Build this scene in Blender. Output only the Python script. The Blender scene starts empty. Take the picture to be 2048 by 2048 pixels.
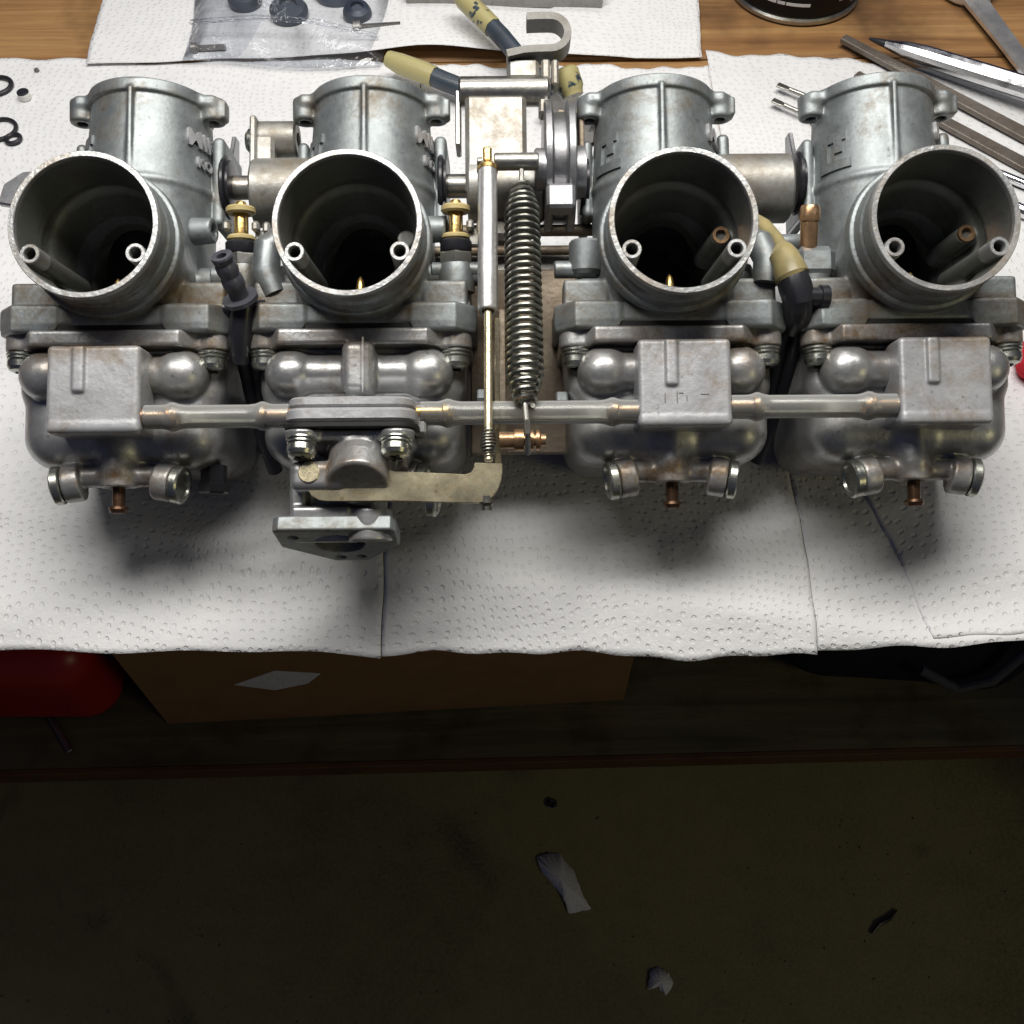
import bpy, bmesh, math, random
import numpy as np
from mathutils import Vector, Matrix
random.seed(7)
R = math.radians
K = 0.001            # everything below is written in millimetres
TZ = 800.0           # height of the bench top above the floor
SC = bpy.context.scene
COL = SC.collection

# ------------------------------------------------------------------ camera, world, lamps, exposure
cam_d = bpy.data.cameras.new('camera'); cam = bpy.data.objects.new('camera', cam_d); COL.objects.link(cam)
cam_d.sensor_width = 36; cam_d.lens = 36; cam_d.clip_start = 0.01; cam_d.clip_end = 50
cam.location = (0, -0.26084, (TZ + 322.5) * K); cam.rotation_euler = (R(32), 0, 0)
SC.camera = cam
W = bpy.data.worlds.new('World'); SC.world = W; W.use_nodes = True
bg = W.node_tree.nodes['Background']; bg.inputs[0].default_value = (0.46, 0.54, 1.0, 1); bg.inputs[1].default_value = 0.045
def area(name, loc, size, power, aim, col=(1, .97, .92)):
    l = bpy.data.lights.new(name, 'AREA'); l.shape = 'RECTANGLE'; l.size, l.size_y = size; l.energy = power; l.color = col
    o = bpy.data.objects.new(name, l); COL.objects.link(o); o.location = loc
    o.rotation_euler = (Vector(aim) - Vector(loc)).to_track_quat('-Z', 'Y').to_euler(); return o
area('bench_tube_lamp', (-0.02, .065, TZ * K + .60), (.60, .16), 4.6, (0, -.01, TZ * K))
area('bench_tube_lamp_rear', (0.05, .52, TZ * K + .66), (.7, .09), 1.1, (0, .1, TZ * K))
area('floor_fill', (1.25, -1.0, TZ * K + .75), (.5, .5), 2.2, (.5, .0, .0), (1, .90, .46))  # added warm fill, low at front right, to brighten floor and under-bench
SC.view_settings.view_transform = 'Standard'; SC.view_settings.look = 'None'
SC.view_settings.exposure = 0; SC.view_settings.gamma = 1
SC.cycles.max_bounces = 6; SC.cycles.diffuse_bounces = 3; SC.cycles.glossy_bounces = 3; SC.cycles.transparent_max_bounces = 12
SC.cycles.caustics_reflective = False; SC.cycles.caustics_refractive = False
SC.cycles.use_denoising = True

# ------------------------------------------------------------------ materials
def mat(name):
    m = bpy.data.materials.new(name); m.use_nodes = True
    nt = m.node_tree; return m, nt, nt.nodes['Principled BSDF']
def N(nt, t, **kw):
    n = nt.nodes.new(t)
    for k, v in kw.items():
        if k in ('operation', 'blend_type', 'data_type', 'feature', 'noise_dimensions', 'voronoi_dimensions', 'interpolation_type', 'wave_type', 'bands_direction', 'noise_type'): setattr(n, k, v)
        else: n.inputs[k].default_value = v
    return n
def noise(nt, co, scale, detail=5, rough=.6, w=None, dist=0):
    n = N(nt, 'ShaderNodeTexNoise', noise_dimensions='4D', Scale=scale, Detail=detail, Roughness=rough, Distortion=dist)
    nt.links.new(co, n.inputs['Vector'])
    if w is not None: nt.links.new(w, n.inputs['W'])
    return n.outputs['Fac']
def ramp(nt, fac, stops):
    n = nt.nodes.new('ShaderNodeValToRGB'); e = n.color_ramp.elements
    while len(e) < len(stops): e.new(.5)
    for s, (p, c) in zip(e, stops):
        s.position = p; s.color = (*c, 1) if len(c) == 3 else c
    nt.links.new(fac, n.inputs[0]); return n.outputs[0]
def mixc(nt, fac, a, b, mode='MIX'):
    n = nt.nodes.new('ShaderNodeMix'); n.data_type = 'RGBA'; n.blend_type = mode
    for s, v in ((0, fac), (6, a), (7, b)):
        if hasattr(v, 'default_value'): nt.links.new(v, n.inputs[s])
        else: n.inputs[s].default_value = v if s == 0 else (*v, 1)
    return n.outputs[2]
def bump(nt, p, h, dist, strength=1.0, prev=None):
    b = N(nt, 'ShaderNodeBump', Strength=strength, Distance=dist); nt.links.new(h, b.inputs['Height'])
    if prev: nt.links.new(prev, b.inputs['Normal'])
    nt.links.new(b.outputs[0], p.inputs['Normal']); return b.outputs[0]
def coords(nt):
    tc = nt.nodes.new('ShaderNodeTexCoord'); oi = nt.nodes.new('ShaderNodeObjectInfo')
    m = N(nt, 'ShaderNodeMath', operation='MULTIPLY'); m.inputs[1].default_value = 37.0
    nt.links.new(oi.outputs['Random'], m.inputs[0]); return tc.outputs['Object'], m.outputs[0]
def metal(name, base, rough=.45, metallic=.8, stain=None, amt=.0, mott=.25, grain=.00012, gscale=900, stain_scale=45, zone=None):
    m, nt, p = mat(name); co, w = coords(nt)
    f1 = noise(nt, co, 70, 6, .65, w); f2 = noise(nt, co, 420, 4, .6, w)
    d = tuple(c * (1 - mott) for c in base); l = tuple(min(1, c * (1 + mott)) for c in base)
    c = ramp(nt, f1, [(.3, d), (.5, base), (.72, l)])
    c = mixc(nt, .35, c, ramp(nt, f2, [(.35, d), (.65, l)]))
    sk = noise(nt, co, 520, 2, .5, w); c = mixc(nt, ramp(nt, sk, [(.66, (0, 0, 0)), (.74, (.55, .55, .55))]), c, tuple(x * .35 for x in base))
    if stain:
        s1 = noise(nt, co, stain_scale, 7, .78, w, .4)
        if zone:
            sx = nt.nodes.new('ShaderNodeSeparateXYZ'); nt.links.new(co, sx.inputs[0])
            for zc, zs, za in zone:
                d = N(nt, 'ShaderNodeMath', operation='SUBTRACT'); nt.links.new(sx.outputs[2], d.inputs[0]); d.inputs[1].default_value = zc * K
                e = N(nt, 'ShaderNodeMath', operation='ABSOLUTE'); nt.links.new(d.outputs[0], e.inputs[0])
                mz = N(nt, 'ShaderNodeMapRange'); nt.links.new(e.outputs[0], mz.inputs[0]); mz.inputs[1].default_value = 0; mz.inputs[2].default_value = zs * K; mz.inputs[3].default_value = za; mz.inputs[4].default_value = 0
                ad = N(nt, 'ShaderNodeMath', operation='ADD'); nt.links.new(s1, ad.inputs[0]); nt.links.new(mz.outputs[0], ad.inputs[1]); s1 = ad.outputs[0]
        sm = ramp(nt, s1, [(.62 - amt * .5, (0, 0, 0)), (.80 - amt * .35, (1, 1, 1))])
        c = mixc(nt, sm, c, stain)
        mm = N(nt, 'ShaderNodeMapRange'); nt.links.new(sm, mm.inputs[0]); mm.inputs[3].default_value = metallic; mm.inputs[4].default_value = metallic * .35
        nt.links.new(mm.outputs[0], p.inputs['Metallic'])
    else: p.inputs['Metallic'].default_value = metallic
    nt.links.new(c, p.inputs['Base Color'])
    rr = N(nt, 'ShaderNodeMapRange'); nt.links.new(f1, rr.inputs[0]); rr.inputs[1].default_value = .3; rr.inputs[2].default_value = .7
    rr.inputs[3].default_value = max(.05, rough - .08); rr.inputs[4].default_value = min(1, rough + .12); nt.links.new(rr.outputs[0], p.inputs['Roughness'])
    if grain: bump(nt, p, noise(nt, co, gscale, 3, .6, w), grain, .6)
    return m
def plain(name, col, rough=.5, metallic=0, spec=.5, var=.15, scale=120, bmp=0.0):
    m, nt, p = mat(name); co, w = coords(nt); f = noise(nt, co, scale, 5, .6, w)
    c = ramp(nt, f, [(.3, tuple(x * (1 - var) for x in col)), (.7, tuple(min(1, x * (1 + var)) for x in col))])
    nt.links.new(c, p.inputs['Base Color']); p.inputs['Roughness'].default_value = rough; p.inputs['Metallic'].default_value = metallic
    p.inputs['Specular IOR Level'].default_value = spec
    if bmp: bump(nt, p, f, bmp)
    return m
M = {}
M['cast'] = metal('cast_body', (.295, .32, .325), .50, .70, (.14, .10, .055), .17, .30, zone=[(-14, 16, .16), (58, 8, .05)])
M['bowl'] = metal('cast_bowl', (.46, .465, .465), .38, .74, (.16, .105, .055), .20, .22, zone=[(-30, 13, .12), (-71, 8, .14)])
M['bowl_clean'] = metal('cast_block', (.49, .495, .51), .42, .42, (.24, .165, .09), .20, .14, .00025, 420, zone=[(-31, 7, .12)])
M['dark_bore'] = plain('bore_black', (.035, .033, .030), .6, .2)  # near-black tone for the disc closing the back of the bore
M['bore'] = metal('bore_wall', (.19, .195, .18), .44, .45, (.11, .08, .05), .15, .25)  # darker tone than the casting, for faces inside bell and bore
M['rim'] = metal('machined_rim', (.50, .51, .51), .36, .62, (.30, .23, .15), .30, .20, .0004, 500, 50)
M['steel'] = metal('zinc_steel', (.40, .39, .36), .34, .95, (.24, .17, .09), .08, .15)
M['screw'] = metal('screw_steel', (.46, .47, .42), .28, .95, (.16, .13, .08), .10, .15)
M['brass'] = metal('brass', (.62, .42, .16), .28, .95, (.22, .12, .06), .14, .15)
M['brass_old'] = metal('tarnished_brass', (.50, .31, .17), .32, .85, (.12, .06, .03), .2, .25)
M['brass_dark'] = metal('brown_brass', (.11, .06, .034), .34, .8, (.05, .03, .02), .25, .25)
M['gold'] = metal('yellow_zinc', (.74, .66, .44), .27, .85, (.19, .11, .035), .24, .10, .00006, 900, 520)
M['rust'] = metal('rusty_plate', (.33, .27, .20), .55, .5, (.16, .08, .03), .25, .25, .0004, 500)
M['oldsteel'] = metal('worn_bracket', (.38, .375, .35), .46, .72, (.20, .15, .09), .30, .30)
M['spring'] = metal('spring_wire', (.30, .30, .26), .30, .95, (.16, .11, .05), .1, .2)
M['damper'] = metal('damper_tube', (.70, .69, .68), .34, .8, (.35, .28, .2), .05, .1)
M['hooksteel'] = metal('dull_hook_steel', (.20, .195, .18), .58, .6, (.12, .09, .06), .25, .3)
M['drum'] = metal('drum_alloy', (.36, .36, .37), .38, .85, (.2, .16, .1), .08, .2)
M['chrome'] = metal('chrome', (.78, .78, .80), .12, 1, None, 0, .05, 0)
M['toolsteel'] = metal('tool_steel', (.30, .29, .275), .42, .85, (.14, .09, .06), .12, .25)
M['black'] = plain('black_rubber', (.018, .018, .022), .42)
M['blackgloss'] = plain('black_plastic', (.02, .02, .025), .3)
M['greyplastic'] = plain('grey_plastic', (.075, .075, .09), .3)
M['nylon'] = plain('yellow_nylon', (.55, .44, .20), .4)
M['vinyl'] = plain('yellowed_vinyl', (.34, .28, .13), .35, 0, .5, .3)
M['white'] = plain('white_plastic', (.75, .74, .70), .4)
M['gasket'] = plain('gasket', (.012, .012, .012), .55)
M['hole'] = plain('hole_dark', (.01, .009, .008), .8)
def m_tube():
    m, nt, p = mat('clear_tubing')
    tr = nt.nodes.new('ShaderNodeBsdfTransparent'); tr.inputs[0].default_value = (.95, .95, .92, 1)
    df = nt.nodes.new('ShaderNodeBsdfDiffuse'); df.inputs[0].default_value = (.93, .93, .90, 1)
    tl = nt.nodes.new('ShaderNodeBsdfTranslucent'); tl.inputs[0].default_value = (.84, .84, .78, 1)
    gl = N(nt, 'ShaderNodeBsdfGlossy', Roughness=.2); fr = N(nt, 'ShaderNodeFresnel', IOR=1.42); lw = N(nt, 'ShaderNodeLayerWeight', Blend=.35)
    mr = N(nt, 'ShaderNodeMapRange'); nt.links.new(lw.outputs['Facing'], mr.inputs[0]); mr.inputs[3].default_value = .15; mr.inputs[4].default_value = .98
    def mx(f, a, b):
        n = nt.nodes.new('ShaderNodeMixShader'); nt.links.new(a.outputs[0], n.inputs[1]); nt.links.new(b.outputs[0], n.inputs[2])
        if isinstance(f, float): n.inputs[0].default_value = f
        else: nt.links.new(f, n.inputs[0])
        return n
    o = mx(fr.outputs[0], mx(mr.outputs[0], tr, mx(.35, df, tl)), gl); nt.links.new(o.outputs[0], nt.nodes['Material Output'].inputs[0]); return m
M['tubing'] = m_tube()
def m_paper():
    m, nt, p = mat('paper_towel'); co, w = coords(nt)
    # warp the dot lattice so that the rows run in waves as on embossed towel
    nn = N(nt, 'ShaderNodeTexNoise', Scale=11, Detail=1); nt.links.new(co, nn.inputs['Vector'])
    vm = N(nt, 'ShaderNodeVectorMath', operation='MULTIPLY_ADD'); nt.links.new(nn.outputs['Color'], vm.inputs[0]); vm.inputs[1].default_value = (.05, .05, 0); nt.links.new(co, vm.inputs[2])
    fl = N(nt, 'ShaderNodeVectorMath', operation='MULTIPLY'); nt.links.new(vm.outputs[0], fl.inputs[0]); fl.inputs[1].default_value = (1, 1, 0)
    vo = N(nt, 'ShaderNodeTexVoronoi', voronoi_dimensions='2D', Scale=262, Randomness=.5); nt.links.new(fl.outputs[0], vo.inputs['Vector'])
    mr = N(nt, 'ShaderNodeMapRange', interpolation_type='SMOOTHERSTEP'); nt.links.new(vo.outputs['Distance'], mr.inputs[0]); mr.inputs[1].default_value = .11; mr.inputs[2].default_value = .26
    f1 = noise(nt, co, 55, 6, .6, w); f2 = noise(nt, co, 1400, 2, .5)
    c = ramp(nt, f1, [(.25, (.78, .78, .79)), (.75, (.86, .86, .865))])
    sp = noise(nt, co, 260, 2, .5, w); c = mixc(nt, ramp(nt, sp, [(.765, (0, 0, 0)), (.80, (.6, .6, .6))]), c, (.25, .2, .14))
    st = noise(nt, co, 30, 3, .6, w, .8); c = mixc(nt, ramp(nt, st, [(.70, (0, 0, 0)), (.80, (.35, .35, .35))]), c, (.52, .42, .28))
    nt.links.new(c, p.inputs['Base Color']); p.inputs['Roughness'].default_value = .95; p.inputs['Specular IOR Level'].default_value = .1
    b = bump(nt, p, mr.outputs[0], .0006, .6); b = bump(nt, p, f2, .0003, .5, b); b = bump(nt, p, noise(nt, co, 130, 4, .6, w), .0014, .6, b); bump(nt, p, noise(nt, co, 22, 3, .5, w, .5), .0035, .5, b)
    return m
M['paper'] = m_paper()
def m_wood(name, a, b, c3, scale=1.0, dark=(.05, .025, .012)):
    m, nt, p = mat(name); co, w = coords(nt)
    mp = N(nt, 'ShaderNodeMapping'); nt.links.new(co, mp.inputs[0]); mp.inputs['Scale'].default_value = (2.2 * scale, 34 * scale, 34 * scale)
    f = noise(nt, mp.outputs[0], 1.2, 8, .62, w, 1.1); g = noise(nt, co, 14, 4, .6, w)
    mp2 = N(nt, 'ShaderNodeMapping'); nt.links.new(co, mp2.inputs[0]); mp2.inputs['Scale'].default_value = (12, 420, 420)
    h = noise(nt, mp2.outputs[0], 1.0, 5, .7, w)
    c = ramp(nt, f, [(.28, a), (.48, b), (.60, c3), (.75, a)]); c = mixc(nt, ramp(nt, h, [(.45, (0, 0, 0)), (.75, (.55, .55, .55))]), c, a)
    c = mixc(nt, ramp(nt, g, [(.52, (0, 0, 0)), (.70, (.75, .75, .75))]), c, dark)
    nt.links.new(c, p.inputs['Base Color']); p.inputs['Roughness'].default_value = .5; bump(nt, p, h, .0004, .5); return m
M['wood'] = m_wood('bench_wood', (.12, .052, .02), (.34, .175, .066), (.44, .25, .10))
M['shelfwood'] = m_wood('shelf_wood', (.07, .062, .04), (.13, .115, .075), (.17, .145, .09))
M['edgewood'] = m_wood('shelf_edge_wood', (.085, .04, .016), (.13, .06, .024), (.16, .08, .032))
def m_concrete():
    m, nt, p = mat('concrete'); co, w = coords(nt)
    f = noise(nt, co, 2.6, 7, .6); g = noise(nt, co, 40, 6, .7); c = ramp(nt, f, [(.32, (.12, .105, .05)), (.5, (.26, .23, .11)), (.72, (.36, .31, .14))])
    c = mixc(nt, .35, c, ramp(nt, g, [(.3, (.09, .08, .045)), (.7, (.25, .22, .13))])); s = noise(nt, co, 5, 3, .5, None, 1.0)
    c = mixc(nt, ramp(nt, s, [(.6, (0, 0, 0)), (.68, (.75, .75, .75))]), c, (.03, .026, .018))
    nt.links.new(c, p.inputs['Base Color']); p.inputs['Roughness'].default_value = .8; fg = noise(nt, co, 260, 4, .7); c = mixc(nt, ramp(nt, fg, [(.42, (0, 0, 0)), (.6, (.4, .4, .4))]), c, (.33, .29, .16)); nt.links.new(c, p.inputs['Base Color']); bump(nt, p, fg, .0012, .6); return m
M['concrete'] = m_concrete()
M['card'] = plain('cardboard', (.30, .17, .075), .85, 0, .2, .12, 30)
M['red'] = plain('red_plastic', (.42, .02, .015), .35, 0, .5, .08, 20)
M['redrag'] = plain('red_cloth', (.55, .025, .04), .8, 0, .2, .2, 60, .002)
M['cloth'] = plain('dark_cloth', (.016, .017, .026), .8, 0, .2, .3, 30, .003)
M['bluegrey'] = plain('blue_grey_part', (.045, .058, .085), .35, .3, .5, .3, 60)
M['handleblue'] = plain('blue_grey_dip', (.045, .06, .08), .4, 0, .5, .3, 80)
M['label'] = plain('can_label', (.008, .008, .009), .35, 0, .15, .1)
M['filesteel'] = metal('file_steel', (.20, .175, .15), .5, .6, (.10, .065, .04), .3, .25)
M['print'] = plain('can_print', (.55, .55, .56), .35, 0, .5, .1)
def m_paint():
    m, nt, p = mat('worn_yellow_paint'); co, w = coords(nt); f = noise(nt, co, 120, 4, .6, w)
    c = ramp(nt, f, [(.57, (.46, .41, .19)), (.60, (.04, .06, .08))]); nt.links.new(c, p.inputs['Base Color']); p.inputs['Roughness'].default_value = .4; return m
M['paint'] = m_paint()
def m_film():
    m, nt, p = mat('plastic_film'); co, w = coords(nt)
    tr = nt.nodes.new('ShaderNodeBsdfTransparent'); tr.inputs[0].default_value = (.95, .96, .98, 1)
    gl = N(nt, 'ShaderNodeBsdfGlossy', Roughness=.07); gl.inputs[0].default_value = (1, 1, 1, 1)
    df = nt.nodes.new('ShaderNodeBsdfDiffuse'); df.inputs[0].default_value = (.8, .82, .85, 1)
    fr = N(nt, 'ShaderNodeFresnel', IOR=1.5); b = N(nt, 'ShaderNodeBump', Strength=.9, Distance=.004)
    nt.links.new(noise(nt, co, 28, 5, .55, w, 1.2), b.inputs['Height'])
    for n in (gl, fr): nt.links.new(b.outputs[0], n.inputs['Normal'])
    m1 = nt.nodes.new('ShaderNodeMixShader'); m1.inputs[0].default_value = .035; nt.links.new(tr.outputs[0], m1.inputs[1]); nt.links.new(df.outputs[0], m1.inputs[2])
    m2 = nt.nodes.new('ShaderNodeMixShader'); nt.links.new(fr.outputs[0], m2.inputs[0]); nt.links.new(m1.outputs[0], m2.inputs[1]); nt.links.new(gl.outputs[0], m2.inputs[2])
    nt.links.new(m2.outputs[0], nt.nodes['Material Output'].inputs[0]); return m
M['film'] = m_film()

# ------------------------------------------------------------------ mesh helpers
def frame(ax):
    n = Vector(ax).normalized(); a = Vector((0, 0, 1)) if abs(n.z) < .9 else Vector((1, 0, 0))
    u = a.cross(n).normalized(); return u, n.cross(u), n
class MB:
    def __init__(s): s.v = []; s.f = []
    def add(s, v, f):
        o = len(s.v); s.v += [tuple(p) for p in v]; s.f += [tuple(i + o for i in q) for q in f]; return s
    def lathe(s, o, ax, prof, seg=36, closed=False):
        u, w, n = frame(ax); o = Vector(o); v = []; f = []; m = len(prof)
        for r, h in prof:
            for k in range(seg):
                t = 2 * math.pi * k / seg; v.append(o + n * h + (u * math.cos(t) + w * math.sin(t)) * max(r, .001))
        for j in range(m if closed else m - 1):
            a, b = j * seg, ((j + 1) % m) * seg
            for k in range(seg): f.append((a + k, a + (k + 1) % seg, b + (k + 1) % seg, b + k))
        if not closed: f.append(tuple(reversed(range(seg)))); f.append(tuple(range((m - 1) * seg, m * seg)))
        return s.add(v, f)
    def ring(s, o, ax, r0, r1, h0, h1, seg=40, c=.25):
        return s.lathe(o, ax, [(r0, h0 + c), (r0 + c, h0), (r1 - c, h0), (r1, h0 + c), (r1, h1 - c), (r1 - c, h1), (r0 + c, h1), (r0, h1 - c)], seg, True)
    def cyl(s, o, ax, r, h, seg=32, c=.4): return s.lathe(o, ax, [(r - c, 0), (r, c), (r, h - c), (r - c, h)], seg)
    def tube(s, pts, r, seg=10):
        P = [Vector(p) for p in pts]; n = len(P); rr = r if isinstance(r, (list, tuple)) else [r] * n; v = []; f = []; u = None
        for i in range(n):
            t = (P[min(i + 1, n - 1)] - P[max(i - 1, 0)]).normalized()
            if u is None: u = frame(t)[0]
            u = (u - t * u.dot(t)).normalized(); w = t.cross(u)
            for k in range(seg):
                a = 2 * math.pi * k / seg; v.append(P[i] + (u * math.cos(a) + w * math.sin(a)) * rr[i])
        for i in range(n - 1):
            for k in range(seg): f.append((i * seg + k, i * seg + (k + 1) % seg, (i + 1) * seg + (k + 1) % seg, (i + 1) * seg + k))
        f.append(tuple(reversed(range(seg)))); f.append(tuple(range((n - 1) * seg, n * seg))); return s.add(v, f)
    def _bm(s, bm, bev, segs=1):
        if bev: bmesh.ops.bevel(bm, geom=bm.edges[:], offset=bev, segments=segs, affect='EDGES', profile=.5, clamp_overlap=True)
        bm.verts.index_update(); s.add([v.co[:] for v in bm.verts], [[v.index for v in f.verts] for f in bm.faces]); bm.free(); return s
    def box(s, c, h, bev=.5, rot=None, segs=1):
        bm = bmesh.new(); bmesh.ops.create_cube(bm, size=2)
        for v in bm.verts: v.co = Vector((v.co.x * h[0], v.co.y * h[1], v.co.z * h[2]))
        o = len(s.v); s._bm(bm, bev, segs); Rm = rot or Matrix.Identity(3); c = Vector(c)
        s.v[o:] = [tuple(Rm @ Vector(p) + c) for p in s.v[o:]]; return s
    def prism(s, poly, o, u, v, t, bev=.3):
        u, v, o = Vector(u), Vector(v), Vector(o); n = u.cross(v).normalized(); bm = bmesh.new()
        a = [bm.verts.new(o + u * p[0] + v * p[1]) for p in poly]; f = bm.faces.new(a); f.normal_update()
        e = bmesh.ops.extrude_face_region(bm, geom=[f]); bmesh.ops.translate(bm, verts=[g for g in e['geom'] if isinstance(g, bmesh.types.BMVert)], vec=n * t)
        bmesh.ops.recalc_face_normals(bm, faces=bm.faces[:])
        if bev:
            es = [x for x in bm.edges if len(x.link_faces) == 2 and x.calc_face_angle(0) > .6]; bmesh.ops.bevel(bm, geom=es, offset=bev, segments=1, affect='EDGES', profile=.5, clamp_overlap=True)
        return s._bm(bm, 0)
    def mesh(s, name, m, ang=27):
        me = bpy.data.meshes.new(name); me.from_pydata([(x * K, y * K, z * K) for x, y, z in s.v], [], s.f)
        bm = bmesh.new(); bm.from_mesh(me); bmesh.ops.recalc_face_normals(bm, faces=bm.faces[:]); bm.to_mesh(me); bm.free()
        me.polygons.foreach_set('use_smooth', [True] * len(me.polygons)); me.set_sharp_from_angle(angle=R(ang)); me.materials.append(m); return me
def link(name, me, parent=None, loc=(0, 0, 0), rot=(0, 0, 0)):
    o = bpy.data.objects.new(name, me); COL.objects.link(o); o.parent = parent; o.location = [c * K for c in loc]; o.rotation_euler = rot; return o
def obj(name, mb, m, parent=None, loc=(0, 0, 0), rot=(0, 0, 0), ang=27): return link(name, mb.mesh(name, M[m] if isinstance(m, str) else m, ang), parent, loc, rot)
def tag(o, label, cat, group=None):
    o['label'] = label; o['category'] = cat
    if group: o['group'] = group
    return o
def thing(name, label, cat, loc=(0, 0, 0), rot=(0, 0, 0), group=None): return tag(link(name, None, None, loc, rot), label, cat, group)
def struct(name, mb, m): o = obj(name, mb, m); o['kind'] = 'structure'; return o

# ------------------------------------------------------------------ signed-distance solids for the castings (fillets come for free)
class SDF:
    def __init__(s, lo, hi, h):
        s.lo = np.array(lo, np.float32); s.h = h; n = [int(math.ceil((b - a) / h)) + 1 for a, b in zip(lo, hi)]; s.n = n
        s.ax = [(lo[i] + h * np.arange(n[i], dtype=np.float32)) for i in range(3)]; s.D = np.full(n, 50.0, np.float32)
    def _sl(s, bb):
        return tuple(slice(max(0, int((bb[0][i] - s.lo[i]) / s.h) - 1), min(s.n[i], int((bb[1][i] - s.lo[i]) / s.h) + 3)) for i in range(3))
    def op(s, fn, bb, k=0, sub=False):
        m = max(k, 0) + 2.5; bb = ([c - m for c in bb[0]], [c + m for c in bb[1]]); sl = s._sl(bb)
        if any(q.start >= q.stop for q in sl): return s
        x = s.ax[0][sl[0]][:, None, None]; y = s.ax[1][sl[1]][None, :, None]; z = s.ax[2][sl[2]][None, None, :]
        d = fn(x, y, z).astype(np.float32); D = s.D[sl]
        if sub: d = -d
        if k:
            h = np.maximum(k - np.abs(D - d), 0) / k
            r = (np.maximum(D, d) + h * h * k * .25) if sub else (np.minimum(D, d) - h * h * k * .25)
        else: r = np.maximum(D, d) if sub else np.minimum(D, d)
        s.D[sl] = r; return s
    def box(s, c, hf, r=1.0, k=0, sub=False):
        def fn(x, y, z):
            qx, qy, qz = np.abs(x - c[0]) - hf[0] + r, np.abs(y - c[1]) - hf[1] + r, np.abs(z - c[2]) - hf[2] + r
            return np.sqrt(np.maximum(qx, 0) ** 2 + np.maximum(qy, 0) ** 2 + np.maximum(qz, 0) ** 2) + np.minimum(np.maximum(np.maximum(qx, qy), qz), 0) - r
        return s.op(fn, ([c[i] - hf[i] for i in range(3)], [c[i] + hf[i] for i in range(3)]), k, sub)
    def cone(s, p, q, r1, r2, rd=.4, k=0, sub=False):
        p = np.array(p, float); q = np.array(q, float); L = np.linalg.norm(q - p); a = (q - p) / L
        def fn(x, y, z):
            t = (x - p[0]) * a[0] + (y - p[1]) * a[1] + (z - p[2]) * a[2]
            d2 = (x - p[0]) ** 2 + (y - p[1]) ** 2 + (z - p[2]) ** 2 - t * t; rho = np.sqrt(np.maximum(d2, 0))
            rr = r1 + (r2 - r1) * np.clip(t / L, 0, 1); sl = math.cos(math.atan2(abs(r2 - r1), L))
            dr = (rho - rr) * sl + rd; dt = np.abs(t - L / 2) - L / 2 + rd
            return np.minimum(np.maximum(dr, dt), 0) + np.sqrt(np.maximum(dr, 0) ** 2 + np.maximum(dt, 0) ** 2) - rd
        m = max(r1, r2); return s.op(fn, (np.minimum(p, q) - m, np.maximum(p, q) + m), k, sub)
    def cap(s, p, q, r, k=0, sub=False):
        p = np.array(p, float); q = np.array(q, float); b = q - p; L2 = max(b @ b, 1e-6)
        def fn(x, y, z):
            t = np.clip(((x - p[0]) * b[0] + (y - p[1]) * b[1] + (z - p[2]) * b[2]) / L2, 0, 1)
            return np.sqrt((x - p[0] - t * b[0]) ** 2 + (y - p[1] - t * b[1]) ** 2 + (z - p[2] - t * b[2]) ** 2) - r
        return s.op(fn, (np.minimum(p, q) - r, np.maximum(p, q) + r), k, sub)
    def poly(s, pts, z0, z1, r=.5, k=0, sub=False, axis=2):
        P = np.array(pts, float)
        def fn(x, y, z):
            a, b, c = ((x, y, z), (y, z, x), (x, z, y))[0 if axis == 2 else (1 if axis == 0 else 2)]
            a, b = np.broadcast_arrays(a, b); d = np.full(a.shape, 1e9); sg = np.ones(a.shape); n = len(P)
            for i in range(n):
                vi, vj = P[i], P[i - 1]; ex, ey = vj - vi; wx, wy = a - vi[0], b - vi[1]
                t = np.clip((wx * ex + wy * ey) / (ex * ex + ey * ey), 0, 1); d = np.minimum(d, (wx - ex * t) ** 2 + (wy - ey * t) ** 2)
                c1 = b >= vi[1]; c2 = b < vj[1]; c3 = ex * wy > ey * wx
                sg = np.where((c1 & c2 & c3) | (~c1 & ~c2 & ~c3), -sg, sg)
            d2 = sg * np.sqrt(d) + r; dz = np.abs(c - (z0 + z1) / 2) - (z1 - z0) / 2 + r
            return np.minimum(np.maximum(d2, dz), 0) + np.sqrt(np.maximum(d2, 0) ** 2 + np.maximum(dz, 0) ** 2) - r
        lo, hi = P.min(0), P.max(0)
        bb = {2: ([lo[0], lo[1], z0], [hi[0], hi[1], z1]), 0: ([z0, lo[0], lo[1]], [z1, hi[0], hi[1]]), 1: ([lo[0], z0, lo[1]], [hi[0], z1, hi[1]])}[axis]
        return s.op(fn, bb, k, sub)
    def mesh(s, name, m, m2=None, cond=None):
        D = s.D; S = D < 0; n = [i - 1 for i in s.n]
        cnt = np.zeros(n, np.uint8); off = [(i, j, k) for i in (0, 1) for j in (0, 1) for k in (0, 1)]
        for i, j, k in off: cnt += S[i:i + n[0], j:j + n[1], k:k + n[2]]
        I = np.argwhere((cnt > 0) & (cnt < 8)); V = np.stack([D[I[:, 0] + i, I[:, 1] + j, I[:, 2] + k] for i, j, k in off], 1)
        acc = np.zeros((len(I), 3), np.float32); c = np.zeros(len(I), np.float32); O = np.array(off, np.float32)
        for a in range(8):
            for b in range(a + 1, 8):
                if abs(O[a] - O[b]).sum() != 1: continue
                x = (V[:, a] < 0) != (V[:, b] < 0); t = V[:, a] / np.where(x, V[:, a] - V[:, b], 1)
                acc += np.where(x[:, None], O[a] + (O[b] - O[a]) * t[:, None], 0); c += x
        P = (s.lo + (I + acc / c[:, None]) * s.h) * K
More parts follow.
